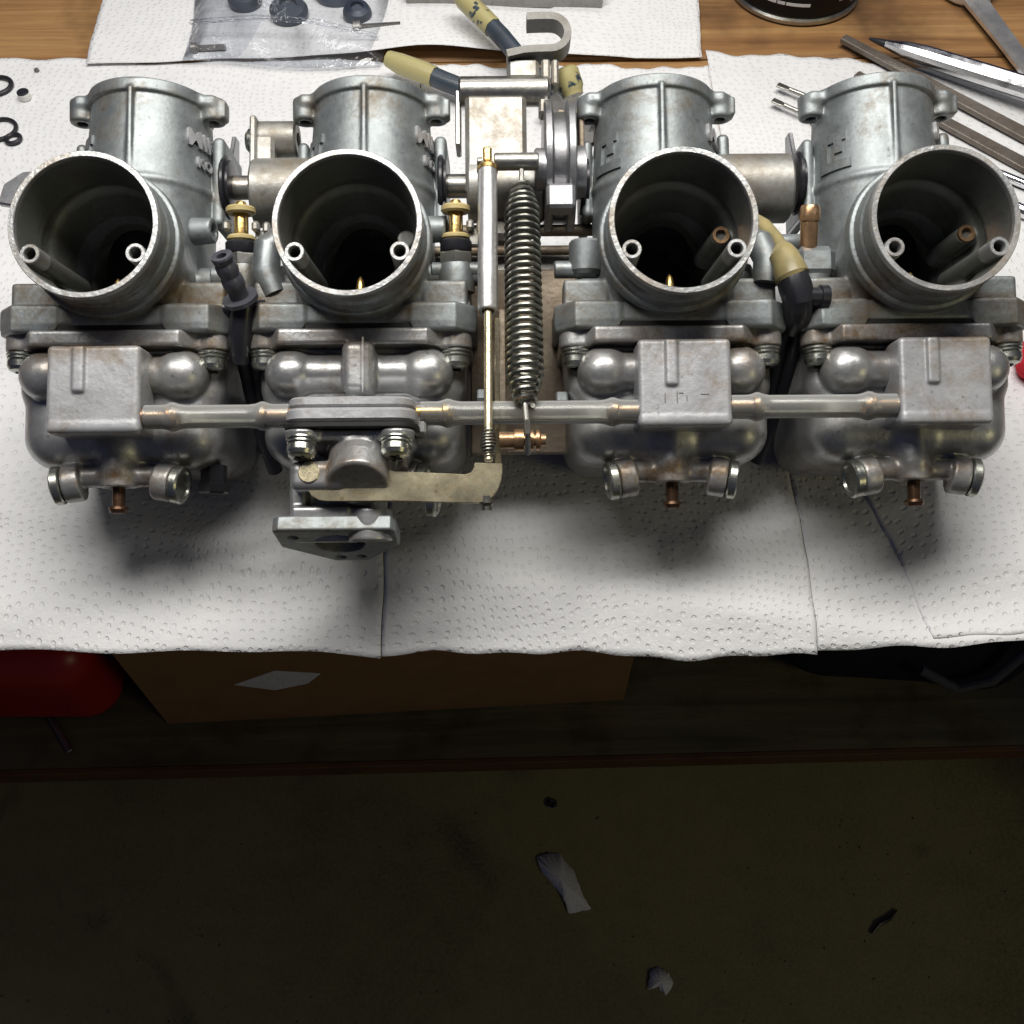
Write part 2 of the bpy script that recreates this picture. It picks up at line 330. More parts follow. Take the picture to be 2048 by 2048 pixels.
        idx = np.full(n, -1, np.int32); idx[I[:, 0], I[:, 1], I[:, 2]] = np.arange(len(I)); F = []
        for axn in range(3):
            sl0 = [slice(1, n[i]) for i in range(3)]; sl0[axn] = slice(0, n[axn]); sl1 = list(sl0); sl1[axn] = slice(1, n[axn] + 1)
            A, B = S[tuple(sl0)], S[tuple(sl1)]; E_ = np.argwhere(A != B); base = E_ + np.array([0 if i == axn else 1 for i in range(3)])
            u, v = [(1, 2), (2, 0), (0, 1)][axn]; du = np.zeros(3, int); du[u] = 1; dv = np.zeros(3, int); dv[v] = 1
            q = [idx[tuple((base - w_).T)] for w_ in (du * 0, du, du + dv, dv)]; Q = np.stack(q, 1); fl = ~A[tuple(E_.T)]
            Q[fl] = Q[fl][:, ::-1]; F.append(Q)
        F = np.concatenate(F); F = F[(F >= 0).all(1)]
        me = bpy.data.meshes.new(name); me.vertices.add(len(P)); me.vertices.foreach_set('co', P.astype(np.float32).ravel())
        me.loops.add(F.size); me.loops.foreach_set('vertex_index', F.ravel().astype(np.int32)); me.polygons.add(len(F))
        me.polygons.foreach_set('loop_start', np.arange(0, F.size, 4, dtype=np.int32)); me.polygons.foreach_set('use_smooth', np.ones(len(F), bool))
        me.materials.append(M[m])
        if m2:
            me.materials.append(M[m2]); fc = P[F].mean(1) / K; me.polygons.foreach_set('material_index', cond(fc).astype(np.int32))
        me.update(calc_edges=True); me.validate(); return me

# ------------------------------------------------------------------ setting: floor
struct('floor', MB().box((0, 400, -10), (3000, 3000, 10), 0), 'concrete')

gm = MB()
for i in range(420):
    x, y, r = random.uniform(-620, 640), random.uniform(-190, 60), random.choice((.5, .7, .8, 1.0, 1.0, 1.6))
    v = [(x + r * random.uniform(.5, 1.2) * math.cos(a), y + r * random.uniform(.5, 1.2) * math.sin(a), z) for z, k in ((0, 5),) for a in [2 * math.pi * j / 5 for j in range(5)]]
    gm.add(v + [(x, y, r * random.uniform(.6, 1.3))], [(j, (j + 1) % 5, 5) for j in range(5)] + [(4, 3, 2, 1, 0)])
grit = obj('floor_grit', gm, plain('grit', (.16, .14, .10), .9, 0, .2, .5)); grit['kind'] = 'stuff'; grit['label'] = 'fine grit and crumbs scattered on the concrete floor'; grit['category'] = 'grit'

# ------------------------------------------------------------------ workbench
bench = thing('workbench', 'wooden plank workbench top with a low stained shelf underneath', 'workbench')
ys = [-76, 66, 214, 362, 520]
for i in range(4):
    obj('plank', MB().box((20 * (i % 2), 0, 0), (760, (ys[i + 1] - ys[i]) / 2 - .9, 19), 1.2), 'wood', bench, (0, (ys[i] + ys[i + 1]) / 2, TZ - 19), (0, 0, R(.9)))
for x in (-720, 720):
    for y in (-40, 470): obj('leg', MB().box((x, y, (TZ - 42) / 2), (38, 38, (TZ - 42) / 2), 2), 'wood', bench)
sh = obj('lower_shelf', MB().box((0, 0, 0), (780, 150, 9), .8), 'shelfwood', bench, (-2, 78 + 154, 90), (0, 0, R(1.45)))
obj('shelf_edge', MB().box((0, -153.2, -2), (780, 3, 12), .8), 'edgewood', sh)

# ------------------------------------------------------------------ paper towels
def wob(t, seed, amp):
    return amp * (math.sin(t * 3.1 + seed) * .5 + math.sin(t * 7.3 + seed * 2.1) * .3 + math.sin(t * 17 + seed * 3.7) * .2)
def paper_h(x, y):
    h = .5 * math.sin(x * .021 + y * .012 + 1) + .4 * math.sin(y * .031 - x * .008) + .9
    d = max(0, -76 - y)
    h += -.0050 * d * d + math.exp(-((y + 98 + 5 * math.sin(x * .02)) / 10) ** 2) * (2.2 * math.sin(x * .026 + .6) - .2) * (y < -84)
    h += 2.8 * math.exp(-((y + 72 - .10 * x) / 9) ** 2) * max(0, math.sin(x * .016 + 2.4)) + 2.0 * math.exp(-((y + 88 + .15 * x) / 7) ** 2) + 1.6 * math.exp(-((y + 96 - .22 * x - 8) / 6) ** 2) * max(0, math.sin(x * .02 - .4))
    return h
def sheet(name, label, corners, lift, nx, ny, seeds, extra=None):
    (a, b, c, d) = [Vector((*p, 0)) for p in corners]; v = []; f = []
    for j in range(ny + 1):
        t = j / ny
        for i in range(nx + 1):
            s = i / nx; p = (a * (1 - s) + b * s) * (1 - t) + (d * (1 - s) + c * s) * t
            e = .5; x = p.x + (wob(t * 5, seeds[0], e) * (1 - s) + wob(t * 5, seeds[1], e) * s)
            y = p.y + wob(s * 2.2, seeds[2], 2.2) * (1 - t) ** 3 + wob(s * 4, seeds[3], 3.5) * t ** 4
            z = paper_h(x, y) + lift + (extra(x, y, s, t) if extra else 0); v.append((x, y, z))
    for j in range(ny):
        for i in range(nx): q = j * (nx + 1) + i; f.append((q, q + 1, q + nx + 2, q + nx + 1))
    o = obj(name, MB().add(v, f), 'paper', None, (0, 0, TZ), ang=180); tag(o, label, 'paper towel', 'paper towel sheets spread on the bench')
    md = o.modifiers.new('thickness', 'SOLIDIFY'); md.thickness = .00022; md.offset = -1; return o
sheet('paper_towel', 'embossed white paper towel under the leftmost carburetor and the loose o-rings', [(-330, -113), (-45.95, -114), (-45.75, 209), (-330, 214)], .30, 130, 150, (1, 2, 3, 4))
sheet('paper_towel', 'white paper towel between the two torn perforations, under the lever and springs', [(-45.6, -114), (106.45, -114.5), (99.4, 208), (-45.4, 207)], .10, 90, 150, (2, 5, 6, 7), lambda x, y, s, t: 1.5 * max(0, s - .8) * t)
sheet('paper_towel', 'white paper towel right of the second perforation, with a tiny screwdriver pair on it', [(106.7, -114), (290, -100), (280, 196), (99.6, 222)], .0, 100, 150, (5, 8, 9, 10), lambda x, y, s, t: 0)
sheet('paper_towel', 'small white paper towel flap overlapping at the lower right corner', [(147, -110), (300, -97), (300, 30), (110, 30)], .45, 90, 80, (11, 12, 13, 14))
sheet('paper_towel', 'white paper towel at the back, under the plastic bag and the steel bar', [(-216, 208), (97, 213), (104, 345), (-226, 345)], .95, 120, 60, (15, 16, 17, 18),
      lambda x, y, s, t: (1 - t) ** 2 * (1.2 + 6.0 * math.exp(-((x + 40) / 46) ** 2) + 2.5 * max(0, math.sin(x * .05)) * (x > 20)))

# ------------------------------------------------------------------ the carburettor bank
T = R(62)
bank = thing('carburetor_bank', 'bank of four dirty grey cast alloy carburetors on paper towels', 'carburetor', (0, 0, TZ + 58.6), (-T, 0, R(.62)))
CX = (-127.6, -49.3, 50.9, 129.2)
BZ = 1.3
Rz = lambda z: 20.2 + 2.3 * min(1, max(0, (62 - z) / 32))

def body_mesh():
    s = SDF((-42, -60, -34), (42, 56, 72), .5)
    s.cone((0, 0, 63), (0, 0, 30), 20.2, 22.4, .3); s.cone((0, 0, 31), (0, 0, -16), 22.4, 21.6, .3, 2)
    s.cone((0, 0, 60.8), (0, 0, 65.2), 21.5, 21.5, .5, .6)
    for e in (-1, 1):
        s.box((e * 20.5, -3, 62.6), (4, 6.5, 2.2), 1.6, 1.6); s.cone((e * 23.0, -4.5, 56.2), (e * 23.0, -4.5, 64.4), 4.3, 4.5, 1.0, 1.2)
        s.cone((e * 23.0, -4.5, 50), (e * 23.0, -4.5, 62), 1.8, 1.8, .1, 0, True)
    s.box((26.8, -5, 60.2), (1.2, 2.8, 3.2), .6, .6)
    s.box((0, -20.8, 46), (.75, 1.9, 15.5), .4, 1.4)                                   # casting seam rib
    s.cone((0, -56.6, BZ), (0, -49.5, BZ), 22.1, 22.1, .3, 0); s.cone((0, -50, BZ), (0, -46, BZ), 21.3, 21.3, .2, .3)
    s.cone((0, -47, BZ), (0, -42.6, BZ), 22.0, 22.6, .4, .3); s.cone((0, -42.4, BZ), (0, -38, BZ), 23.9, 23.9, .7, .5)
    s.cone((0, -39, BZ), (0, -12, BZ - 1), 22.6, 19, .4, 3)
    s.box((0, -6, -10), (21, 24, 9), 4, 5)
    s.cone((0, 10, 0), (0, 52.5, 0), 18.8, 18.8, .6, 3); s.cone((0, 46, 0), (0, 52.5, 0), 20.2, 20.2, .8, .5)
    s.poly([(-31, -36), (31, -36), (37, -30), (37, 30), (31, 35), (-31, 35), (-37, 30), (-37, -30)], -23.8, -17.2, 1.0, 1.2)
    for e in (-1, 1):
        s.poly([(e * 17, -36), (e * 31, -36.6), (e * 37.4, -30), (e * 37.4, -12), (e * 30, -16)] [::e], -26, -16.8, 1.2, 1.5)
        s.box((e * 27, -25, -13), (7.5, 5, 5), 1.2, 1.0); s.box((e * 30, 6, -13), (6, 6, 5), 1.5, 1.2)
    s.cone((20, -17, 13), (27.5, -18, 13), 4.6, 4.2, .6, 1.5); s.cone((25, -17.6, 13), (30, -18.2, 13), 2.4, 2.4, .3, 0, True)
    s.cone((22, -14, -4), (30, -14, -4), 5.2, 5.2, .8, 2); s.cone((-20, -16, -6), (-29, -16, -6), 4.8, 4.8, .8, 2)
    s.box((24.4, 9, 36), (2.2, 13, 16), 2, 1.0); s.box((-24.0, 9, 36), (2.0, 13, 14), 2, 1.0)
    # bore
    s.cone((0, -58, BZ), (0, -36, BZ), 20.6, 19.7, .1, 0, True); s.cone((0, -38, BZ), (0, -14, BZ - 2.5), 19.6, 14.2, .1, 4, True)
    s.cone((0, -24, BZ - 2.5), (0, 14, BZ - 2.5), 14.0, 14.0, .1, 4, True); s.cone((0, 0, -10), (0, 0, 62), 14.4, 14.4, .1, 0, True)
    for e in (-1, 1): s.cone((e * 15.6, -56.4, -7.6), (e * 14.6, -22, -7.6), 2.75, 2.9, .2, 1.0)
    s.cone((15.5, -36, 3.5), (13.5, -16, 2), 2.9, 3.2, .3, 2.0)
    for e in (-1, 1): s.cone((e * 15.6, -60, -7.6), (e * 15.2, -34, -7.6), 1.75, 1.75, .1, 0, True)
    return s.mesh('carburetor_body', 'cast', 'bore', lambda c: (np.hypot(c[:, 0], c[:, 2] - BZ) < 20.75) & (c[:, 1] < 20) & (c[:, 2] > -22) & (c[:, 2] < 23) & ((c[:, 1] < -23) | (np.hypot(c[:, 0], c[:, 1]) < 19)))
def bowl_mesh(plain_front):
    s = SDF((-40, -44, -84), (40, 40, -16), .5)
    s.box((0, 0, -45), (32.6, 30, 22.8), 10.5); s.box((0, 2, -36), (33.4, 30, 12), 6, 2)
    s.poly([(-35, 35), (35, 35), (35.5, -22), (22, -37.4), (-25, -37.4), (-35.5, -22)], -30.6, -25.4, .7, 1.0)
    for e in (-1, 1): s.cone((e * 30.8, -28, -30.8), (e * 30.8, -28, -20), 5.2, 5.2, .7, 2.5)
    s.cap((-23, -30.2, -38.8), (22, -30.2, -38.8), 6.2, .7); s.cap((-22.5, -30.2, -38.8), (-21, -30.2, -38.8), 7.9, .7); s.cap((20.5, -30.2, -38.8), (22, -30.2, -38.8), 7.9, .7); s.box((0, 0, -45), (.4, 30.35, 23.1), .2, .5)
    s.cap((0, -25.5, -60), (0, -25.5, -68), 6, 4); s.cone((0, -26, -60), (0, -26, -74.4), 5.4, 5.2, .5, 1.2)
    s.cap((-17, -25, -70.6), (17, -25, -70.6), 3.6, 1.6)
    s.cone((0, -26, -80), (0, -26, -72), 2.2, 2.2, .1, 0, True)
    for e in (-1, 1): s.cone((e * 12, -25, -72.2), (e * 17.6, -25.6, -73.2), 6.2, 6.2, .6, 1.0)
    if plain_front: s.box((.8, -37, -39), (5.0, 6.4, 8.6), 3.2, 1.6); s.box((2.6, -43.2, -38.5), (.45, .5, 9), .2, .4); s.cone((-1, -37, -47), (-1, -37, -52), 3.6, 3.6, .5, .6)
    return s.mesh('float_bowl', 'bowl')
BODY = body_mesh(); BOWLS = {True: bowl_mesh(True), False: bowl_mesh(False)}
def block_mesh():
    s = SDF((-18, -48, -62), (18, -26, -28), .35)
    s.box((0, -36, -45.5), (14.4, 8.2, 13.6), 1.6); s.box((0, -40, -57), (14.4, 4.2, 2.2), 1.9, .8)
    s.box((-4.2, -44.0, -39.5), (1.9, 1.5, 7.2), .9, .8)
    return s.mesh('front_block', 'bowl_clean')
BLOCK = block_mesh()
RIM = MB().lathe((0, 0, BZ), (0, 1, 0), [(20.5, -56.2), (20.6, -57.5), (20.8, -57.75), (22.2, -57.75), (22.45, -57.4), (22.45, -55.6), (22.2, -55.2), (20.6, -55.2)], 96, True).mesh('machined_rim', M['rim'])
JET = MB().lathe((0, 0, 0), (0, 1, 0), [(1.75, -50), (1.75, -57.5), (1.95, -57.8), (2.75, -57.8), (2.95, -57.5), (2.95, -50)], 28, True).mesh('air_jet_tube', M['rim'])
BRJET = MB().lathe((0, 0, 0), (0, 1, 0), [(1.7, 0), (1.7, -2.2), (2.7, -2.2), (2.7, 0)], 24, True).mesh('brass_air_jet', M['brass_old'])
NEEDLE = MB().lathe((0, -29.5, -16), (0, .0, 1), [(1.5, 0), (1.5, 5.5), (1.1, 8.0), (.3, 9.2)], 16).mesh('needle_jet', M['brass'])
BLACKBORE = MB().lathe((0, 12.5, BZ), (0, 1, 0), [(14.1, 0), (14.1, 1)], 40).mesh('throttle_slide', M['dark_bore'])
SLIDE = MB().lathe((0, 0, 12), (0, 0, 1), [(14.3, 0), (14.3, 40)], 40).mesh('throttle_slide', M['dark_bore'])
def screw_mesh(r=4.5, h=4.0, washer=True):
    b = MB(); c = .75
    if washer: b.cyl((0, 0, 0), (0, 0, -1), r + .35, 1.0, 28, .3); b.cyl((0, 0, -1.0), (0, 0, -1), r + .1, 1.1, 28, .3)
    z = -2.1 if washer else 0
    b.lathe((0, 0, z), (0, 0, -1), [(r * .9, 0), (r, .5), (r, h * .55), (r * .86, h * .85), (r * .55, h)], 28)
    return b.mesh('bowl_screw', M['screw'])
SCREW = screw_mesh()
CROSS = MB().box((0, 0, 0), (1.9, .45, .5), 0).box((0, 0, 0), (.45, 1.9, .5), 0).mesh('cross_slot', M['hole'])
GASK = MB().prism([(-33, 34), (33, 34), (33.5, -22), (21.5, -35.6), (-24, -35.6), (-33.5, -22)], (0, 0, -25.5), (1, 0, 0), (0, 1, 0), 1.9, 0).mesh('gasket', M['gasket'])
NIP = MB().lathe((0, -26, -73), (0, 0, -1), [(1.2, -1), (2.0, -1), (2.0, 7.2), (2.9, 7.6), (3.1, 8.4), (2.5, 9.6), (1.7, 9.8), (1.1, 9.6)], 24, True).mesh('drain_nipple', M['brass_dark'])
PLUG = [MB().lathe((e * 17.9, -25.7, -73.3), (e, -.12, -.16), [(5.9, 0), (6.3, .5), (6.3, 2.6), (5.8, 3.1), (4.6, 3.1), (4.2, 2.4)], 32).mesh('drain_plug', M['screw']) for e in (-1, 1)]
def emboss(text, size, th0, z0, ext=.7):
    c = bpy.data.curves.new('t', 'FONT'); c.body = text; c.size = size; c.extrude = ext; c.offset = size * .022; c.resolution_u = 3; c.space_character = 1.12
    o = bpy.data.objects.new('t', c); COL.objects.link(o); dg = bpy.context.evaluated_depsgraph_get(); me = bpy.data.meshes.new_from_object(o.evaluated_get(dg))
    bpy.data.objects.remove(o)
    for v in me.vertices:
        x, y, w = v.co; z = z0 + y; r = Rz(z) + w + .25; a = th0 + x / 22; v.co = (r * math.sin(a) * K, -r * math.cos(a) * K, z * K)
    me.materials.clear(); me.materials.append(M['bowl_clean']); return me
TXT = [emboss('MIKUNI', 8.4, R(50), 45.0, .9), emboss('KOGYO', 5.2, R(60), 38.0, .8)]
def emblem():
    b = MB()
    def bar(u0, u1, v0, v1):
        n = max(2, int(abs(u1 - u0) / 1.2) + 1); v = []; f = []
        for i in range(n + 1):
            a = R(-38) - (u0 + (u1 - u0) * i / n) / 22
            for z, dr in ((v0, -.3), (v0, .75), (v1, .75), (v1, -.3)):
                r = Rz(z) + dr; v.append((r * math.sin(a), -r * math.cos(a), z))
        for i in range(n):
            for k in range(4): f.append((i * 4 + k, i * 4 + (k + 1) % 4, i * 4 + 4 + (k + 1) % 4, i * 4 + 4 + k))
        f += [(0, 1, 2, 3), tuple(n * 4 + k for k in (3, 2, 1, 0))]; b.add(v, f)
    bar(0, 12, 34, 37.2); bar(9, 12, 37.2, 47); bar(3.2, 6.4, 40, 47); bar(2.0, 9.0, 44.2, 47.4); bar(6.0, 6.8, 37.2, 42); return b.mesh('raised_emblem', M['cast'], 30)
EMB = emblem()
carb_names = ['leftmost', 'second from left', 'third from left', 'rightmost']
bodies, bowls = [], []
for i, cx in enumerate(CX):
    bd = link('carburetor_body', BODY, bank, (cx, 0, 0)); bodies.append(bd)
    link('machined_rim', RIM, bd)
    for e in (-1, 1): link('air_jet_tube', JET, bd, (e * 15.6, 0, -7.6))
    
    if i > 1: link('brass_air_jet', BRJET, bd, (15.4, -35.2, 3.5))
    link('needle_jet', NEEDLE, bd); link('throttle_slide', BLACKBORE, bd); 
    for t in TXT: link('raised_lettering', t, bd)
    link('raised_emblem', EMB, bd)
    bw = link('float_bowl', BOWLS[i == 1], bank, (cx, 0, 0)); bowls.append(bw)
    link('gasket', GASK, bw)
    for e in (-1, 1):
        sc = link('bowl_screw', SCREW, bw, (e * 30.6, -29, -31.2)); link('cross_slot', CROSS, bw, (e * 30.6, -29, -37.2), (0, 0, random.random()))
        if i != 1 or e == 1: link('drain_plug', PLUG[0 if e < 0 else 1], bw)
    if i != 1:
        link('drain_nipple', NIP, bw)
        link('front_block', BLOCK, bw, ((-1.8, 0, 1.8, 4.2)[i], 0, (0, 0, .6, .6)[i]))
mk = MB()
for x, z, hx, hz in ((-6.3, -50.5, .16, 1.5), (-2.6, -50.2, .16, 1.8), (-1.4, -49.0, .7, .14), (.4, -50.6, .14, .9), (6.0, -49.4, 1.3, .14)): mk.box((x, -44.25, z), (hx, .14, hz), 0)
obj('cast_mark', mk, 'toolsteel', bowls[2], (1.8, 0, .6))
# bumps under the left and right bowls
obj('overflow_boss', MB().lathe((-100.5, -14, -66), (0, 0, -1), [(4.4, 0), (4.4, 6), (5.2, 6.4), (5.2, 9), (4.4, 9.6)], 6), 'blackgloss', bank)

# fuel hoses with brass barbs
def barb(x, d, z, old):
    m = 'brass_old' if old else 'brass'
    return obj('hose_barb', MB().lathe((x, -40, z), (d, 0, 0), [(1.3, -1), (2.95, -1), (2.95, 7.2), (3.75, 7.7), (3.75, 9.3), (3.0, 10.6), (1.6, 10.8), (1.3, 10.4)], 28, True), m, bank)
def hose(x0, x1, z, sag=0):
    L = x1 - x0; b = MB(); prof = []
    def rad(t):
        e = min(t, L - t); return 3.75 + .85 * math.exp(-((e - 8.4) / 1.7) ** 2) - .12 * (e > 12)
    n = 60; o = [(rad(L * i / n), L * i / n) for i in range(n + 1)]; inn = [(r - .75, h) for r, h in reversed(o)]
    b.lathe((x0, -40, z), (1, 0, 0), o + inn, 36, True); obj('clear_hose', b, 'tubing', bank)
for x0, x1, z, o0, o1 in ((-114.9, -69.0, -53.8, 1, 1), (-29.6, 39.6, -53.4, 0, 1), (66.6, 119.4, -52.2, 1, 1)):
    barb(x0, 1, z, o0); barb(x1, -1, z, o1); hose(x0 + .6, x1 - .6, z)

# accelerator pump on the second bowl
PX = -49.3
def rrect(hx, y0, y1, r, n=5):
    pts = []
    for cx, cy, a0 in ((hx - r, y0 + r, -90), (hx - r, y1 - r, 0), (-hx + r, y1 - r, 90), (-hx + r, y0 + r, 180)):
        pts += [(cx + r * math.cos(R(a0 + 90 * k / n)), cy + r * math.sin(R(a0 + 90 * k / n))) for k in range(n + 1)]
    return pts
pump = obj('accelerator_pump', MB().prism(rrect(19, -53.5, -18, 6), (PX, 0, -53.3), (1, 0, 0), (0, 1, 0), 3.1, .7).prism(rrect(19.8, -54.4, -18, 6.5), (PX, 0, -57.8), (1, 0, 0), (0, 1, 0), 4.2, .9)
           .box((PX + 20, -38, -55.5), (2, 4.5, 4.5), .6), 'bowl_clean', bank)
obj('pump_gasket', MB().prism(rrect(20.2, -54.8, -17, 6.5), (PX, 0, -59.7), (1, 0, 0), (0, 1, 0), 1.6, .3), 'gasket', pump)
def pump_cover():
    s = SDF((-24, -60, -84), (24, -12, -57), .4)
    s.poly(rrect(18.2, -51, -20, 6), -63.0, -59.9, .7)
    for x in (-14.4, 13.8): s.cone((x, -49.5, -63.5), (x, -49.5, -60), 5.0, 5.6, .8, 1.6); s.cap((x, -48, -62), (x * .35, -36, -65), 2.6, 1.5)
    s.cone((2.2, -36, -60), (2.2, -50.5, -76.5), 10.6, 9.2, 1.2, 1.0); s.box((-10, -43, -73.6), (8.6, 7.8, 4.6), 2.8, 1.0); s.poly([(-17.5, -62.5), (17.5, -62.5), (15.5, -70), (9, -75), (-15, -75)], -40, -22, 1.5, 2, axis=1)
    return s.mesh('pump_cover', 'bowl')
pc = link('pump_cover', pump_cover(), pump, (PX, 0, 0))
for x in (-14.4, 13.8):
    link('bowl_screw', SCREW, pump, (PX + x, -50.6, -62.8), (R(-16), 0, 0)); link('cross_slot', CROSS, pump, (PX + x, -52.3, -68.7), (R(-16), 0, .5))
pv = obj('lever_pivot', MB().lathe((PX - 12.4, -50.4, -72.6), (0, -1, .1), [(3.3, -1), (3.3, .35), (3.0, .6)], 28), 'gold', pump)
# lower pump body and its inlet flange
def pump_low():
    s = SDF((-26, -56, -100), (22, -8, -62), .4)
    s.box((-17.5, -30, -78), (2.6, 12, 13), 1.4); s.box((-6, -26, -80), (13, 10, 12), 3, 2)
    s.cone((4.6, -39.5, -93), (4.6, -39.5, -83), 6.8, 6.8, .6, 1.2); s.box((-10, -38, -85.5), (9, 7, 3.2), 1.2, 1.4); s.box((-10, -30, -88), (10, 8, 5), 1.5, 1)
    return s.mesh('pump_body', 'bowl')
link('pump_body', pump_low(), pump, (PX, 0, 0))
def flange_mesh():
    s = SDF((-22, -24, -5), (22, 26, 5), .35)
    s.poly([(-19, -11), (-17, -12.5), (17, -12.5), (18.5, -10), (18.5, 2), (7, 17), (-4, 17), (-19, 3)], -2.6, 2.4, .8)
    s.box((0, 0, 3), (12, 9, 4), 2, 1)
    s.cone((0, 0, -6), (0, 0, 3), 8, 8, .1, 0, True)
    for p in ((-13.5, -6), (13.5, -6), (-1.5, 13), (5, 12.5)): s.cone((*p, -6), (*p, 3), 1.7, 1.7, .1, 0, True)
    return s.mesh('inlet_flange', 'cast')
link('inlet_flange', flange_mesh(), pump, (PX - 5.6, -34, -91.0), (R(-17), 0, 0))
link('drain_plug', PLUG[1], pump, (PX + 4, -2, -5))
lev = [(-63.0, -74.4), (-62.6, -77.4), (-61.2, -79.6), (-59.0, -80.9), (-56.5, -81.3), (-36, -81.4), (-11.4, -82.3), (-9.0, -81.8), (-6.8, -80.4), (-5.2, -78.2), (-4.2, -75.6), (-3.8, -73), (-3.8, -70.4), (-12.2, -70.0), (-12.5, -71.8), (-13.3, -73.0), (-14.8, -73.5), (-36, -72.4), (-45, -70), (-55, -70)]
obj('pump_lever', MB().prism(lev[::-1], (0, -47.6, 0), (1, 0, 0), (0, 0, 1), 1.8, .2), 'gold', bank)
obj('pump_lever_screw', MB().lathe((-8.6, -47.5, -80), (0, 0, -1), [(2.2, 0), (2.2, 2.2), (1.4, 3), (1.4, 4.4)], 16), 'spring', bank)

# throttle shaft, seals, sleeves
ay, az = 2, 35.6
obj('throttle_shaft', MB().cyl((-104, ay, az), (1, 0, 0), 4.2, 128, 32).cyl((20, ay, az), (1, 0, 0), 4.2, 60, 32), 'steel', bank)
for x in (CX[0] + 25.6, CX[1] + 23.5, CX[2] - 26.5, CX[3] - 28.5):
    obj('shaft_seal', MB().lathe((x, ay, az), (1, 0, 0), [(10.2, 0), (11, .7), (11, 1.6), (9.4, 2.2), (9.4, 3.0), (7, 3.4)], 40), 'blackgloss', bank)
obj('shaft_sleeve', MB().cyl((72, ay, 33.8), (1, 0, 0), 12, 27, 48, .8), 'oldsteel', bank)
for x, e in ((CX[0] + 24.4, 1), (CX[3] - 25.8, -1)):
    obj('side_plate', MB().prism([(-6, 22), (10, 60), (15, 60), (16, 22)], (x, 4, 0), (0, 1, 0), (0, 0, 1), 1.6, .3), 'drum', bank)
# clamp lever between the first and second carburettor
cl = obj('clamp_lever', MB().cyl((-91.4, ay, 33.5), (1, 0, 0), 12, 21, 44, .8).cyl((-91.5, ay + 1, 53.6), (1, 0, 0), 6.3, 15.2, 40, .8)
         .box((-87.6, ay, 44), (4, 5.6, 9), 1.2).box((-90.7, ay, 44), (1.2, 7.4, 15), .6), 'oldsteel', bank)
obj('clamp_screw', MB().lathe((-91.5, ay + 1, 53), (-1, 0, 0), [(4.5, 0), (4.7, .6), (4.4, 2.2), (3.0, 3.4)], 28), 'screw', cl)
obj('screw_hole', MB().cyl((-76.6, ay + 1, 53.6), (1, 0, 0), 2.4, .5, 20, .1), 'hole', cl)
# cable bracket
br = obj('cable_bracket', MB().box((-5.2, 0, 47), (10.8, 8, 18), 1.6).cyl((-15.4, ay, 34), (1, 0, 0), 11.4, 27, 44, .8).box((-2, 6, 30), (9, 5, 14), 2), 'oldsteel', bank)
obj('sleeve', MB().cyl((-18.2, -3.2, 67.8), (1, 0, 0), 5.2, 32, 36, .7).box((-18.6, 1, 58), (.9, 5.5, 10), .4), 'steel', br)
obj('upper_tab', MB().box((4.6, -3, 75), (5.8, 3.2, 4.0), 1.4).box((12.6, -3, 73.2), (1.6, 3.6, 5.2), .8).box((15.9, -3, 73.4), (1.3, 3.6, 4.8), .8).box((12.0, -3, 63.5), (2.0, 3.2, 5), .8), 'oldsteel', br)
def ribbon(pts, w, t):
    b = MB(); v = []; f = []; n = len(pts); P = [Vector((p[0], 0, p[1])) for p in pts]
    for i in range(n):
        d = (P[min(i + 1, n - 1)] - P[max(i - 1, 0)]).normalized(); nn = Vector((-d.z, 0, d.x)) * t
        for q in (P[i] + nn + Vector((0, -w, 0)), P[i] + nn + Vector((0, w, 0)), P[i] - nn + Vector((0, w, 0)), P[i] - nn + Vector((0, -w, 0))): v.append(q)
    for i in range(n - 1):
        for k in range(4): f.append((i * 4 + k, i * 4 + (k + 1) % 4, i * 4 + 4 + (k + 1) % 4, i * 4 + 4 + k))
    f += [(0, 1, 2, 3), tuple((n - 1) * 4 + k for k in (3, 2, 1, 0))]; return b.add(v, f)
hk = [(6.0, 92.6), (10, 92.8), (14, 92.8)] + [(14.4 + 6.0 * math.sin(R(a)), 86.9 + 5.9 * math.cos(R(a))) for a in range(10, 181, 14)] + [(10, 80.9), (5, 80.6), (-1, 79.2)]
obj('cable_hook', ribbon(hk, 4.6, 1.3), 'hooksteel', br, (0, -4, 0))
obj('yellow_cap', MB().lathe((19.6, 3, 79), (.35, .2, -1), [(4, 0), (5, 1.2), (5, 7), (4.2, 8.6), (4.0, 10)], 24), 'paint', br)
# throttle drum
dr = obj('throttle_drum', MB().lathe((11.6, 4, 42.6), (1, 0, 0), [(22.2, 0), (23.2, .5), (23.2, 2.4), (22.4, 3.0), (19.2, 3.4), (19.2, 7.4), (22.4, 7.8), (23.2, 8.4), (23.2, 10.4), (22.2, 10.9)], 72)
         .box((16.6, -15.6, 23.8), (4.8, 4.2, 4.2), 1.0), 'drum', bank)
obj('drum_hub', MB().lathe((8.0, -11, 36.2), (1, 0, 0), [(6.4, 0), (7, .6), (7, 4), (6, 4.2)], 36).lathe((22.4, -6, 37), (1, 0, 0), [(9, 0), (9, 3.4), (7, 3.8)], 36), 'drum', dr)
obj('drum_plate', MB().box((25, 6, 50), (.9, 12, 14), .4).box((22, 8, 62), (5, 8, .8), .3), 'rust', dr)
pin = obj('crank_pin', MB().cyl((-5.8, -20, 35.2), (1, 0, 0), 2.9, 15, 28).lathe((-11.6, -20, 35.2), (1, 0, 0), [(1.0, 0), (1.5, .4), (1.5, 1.8)], 16), 'steel', bank)
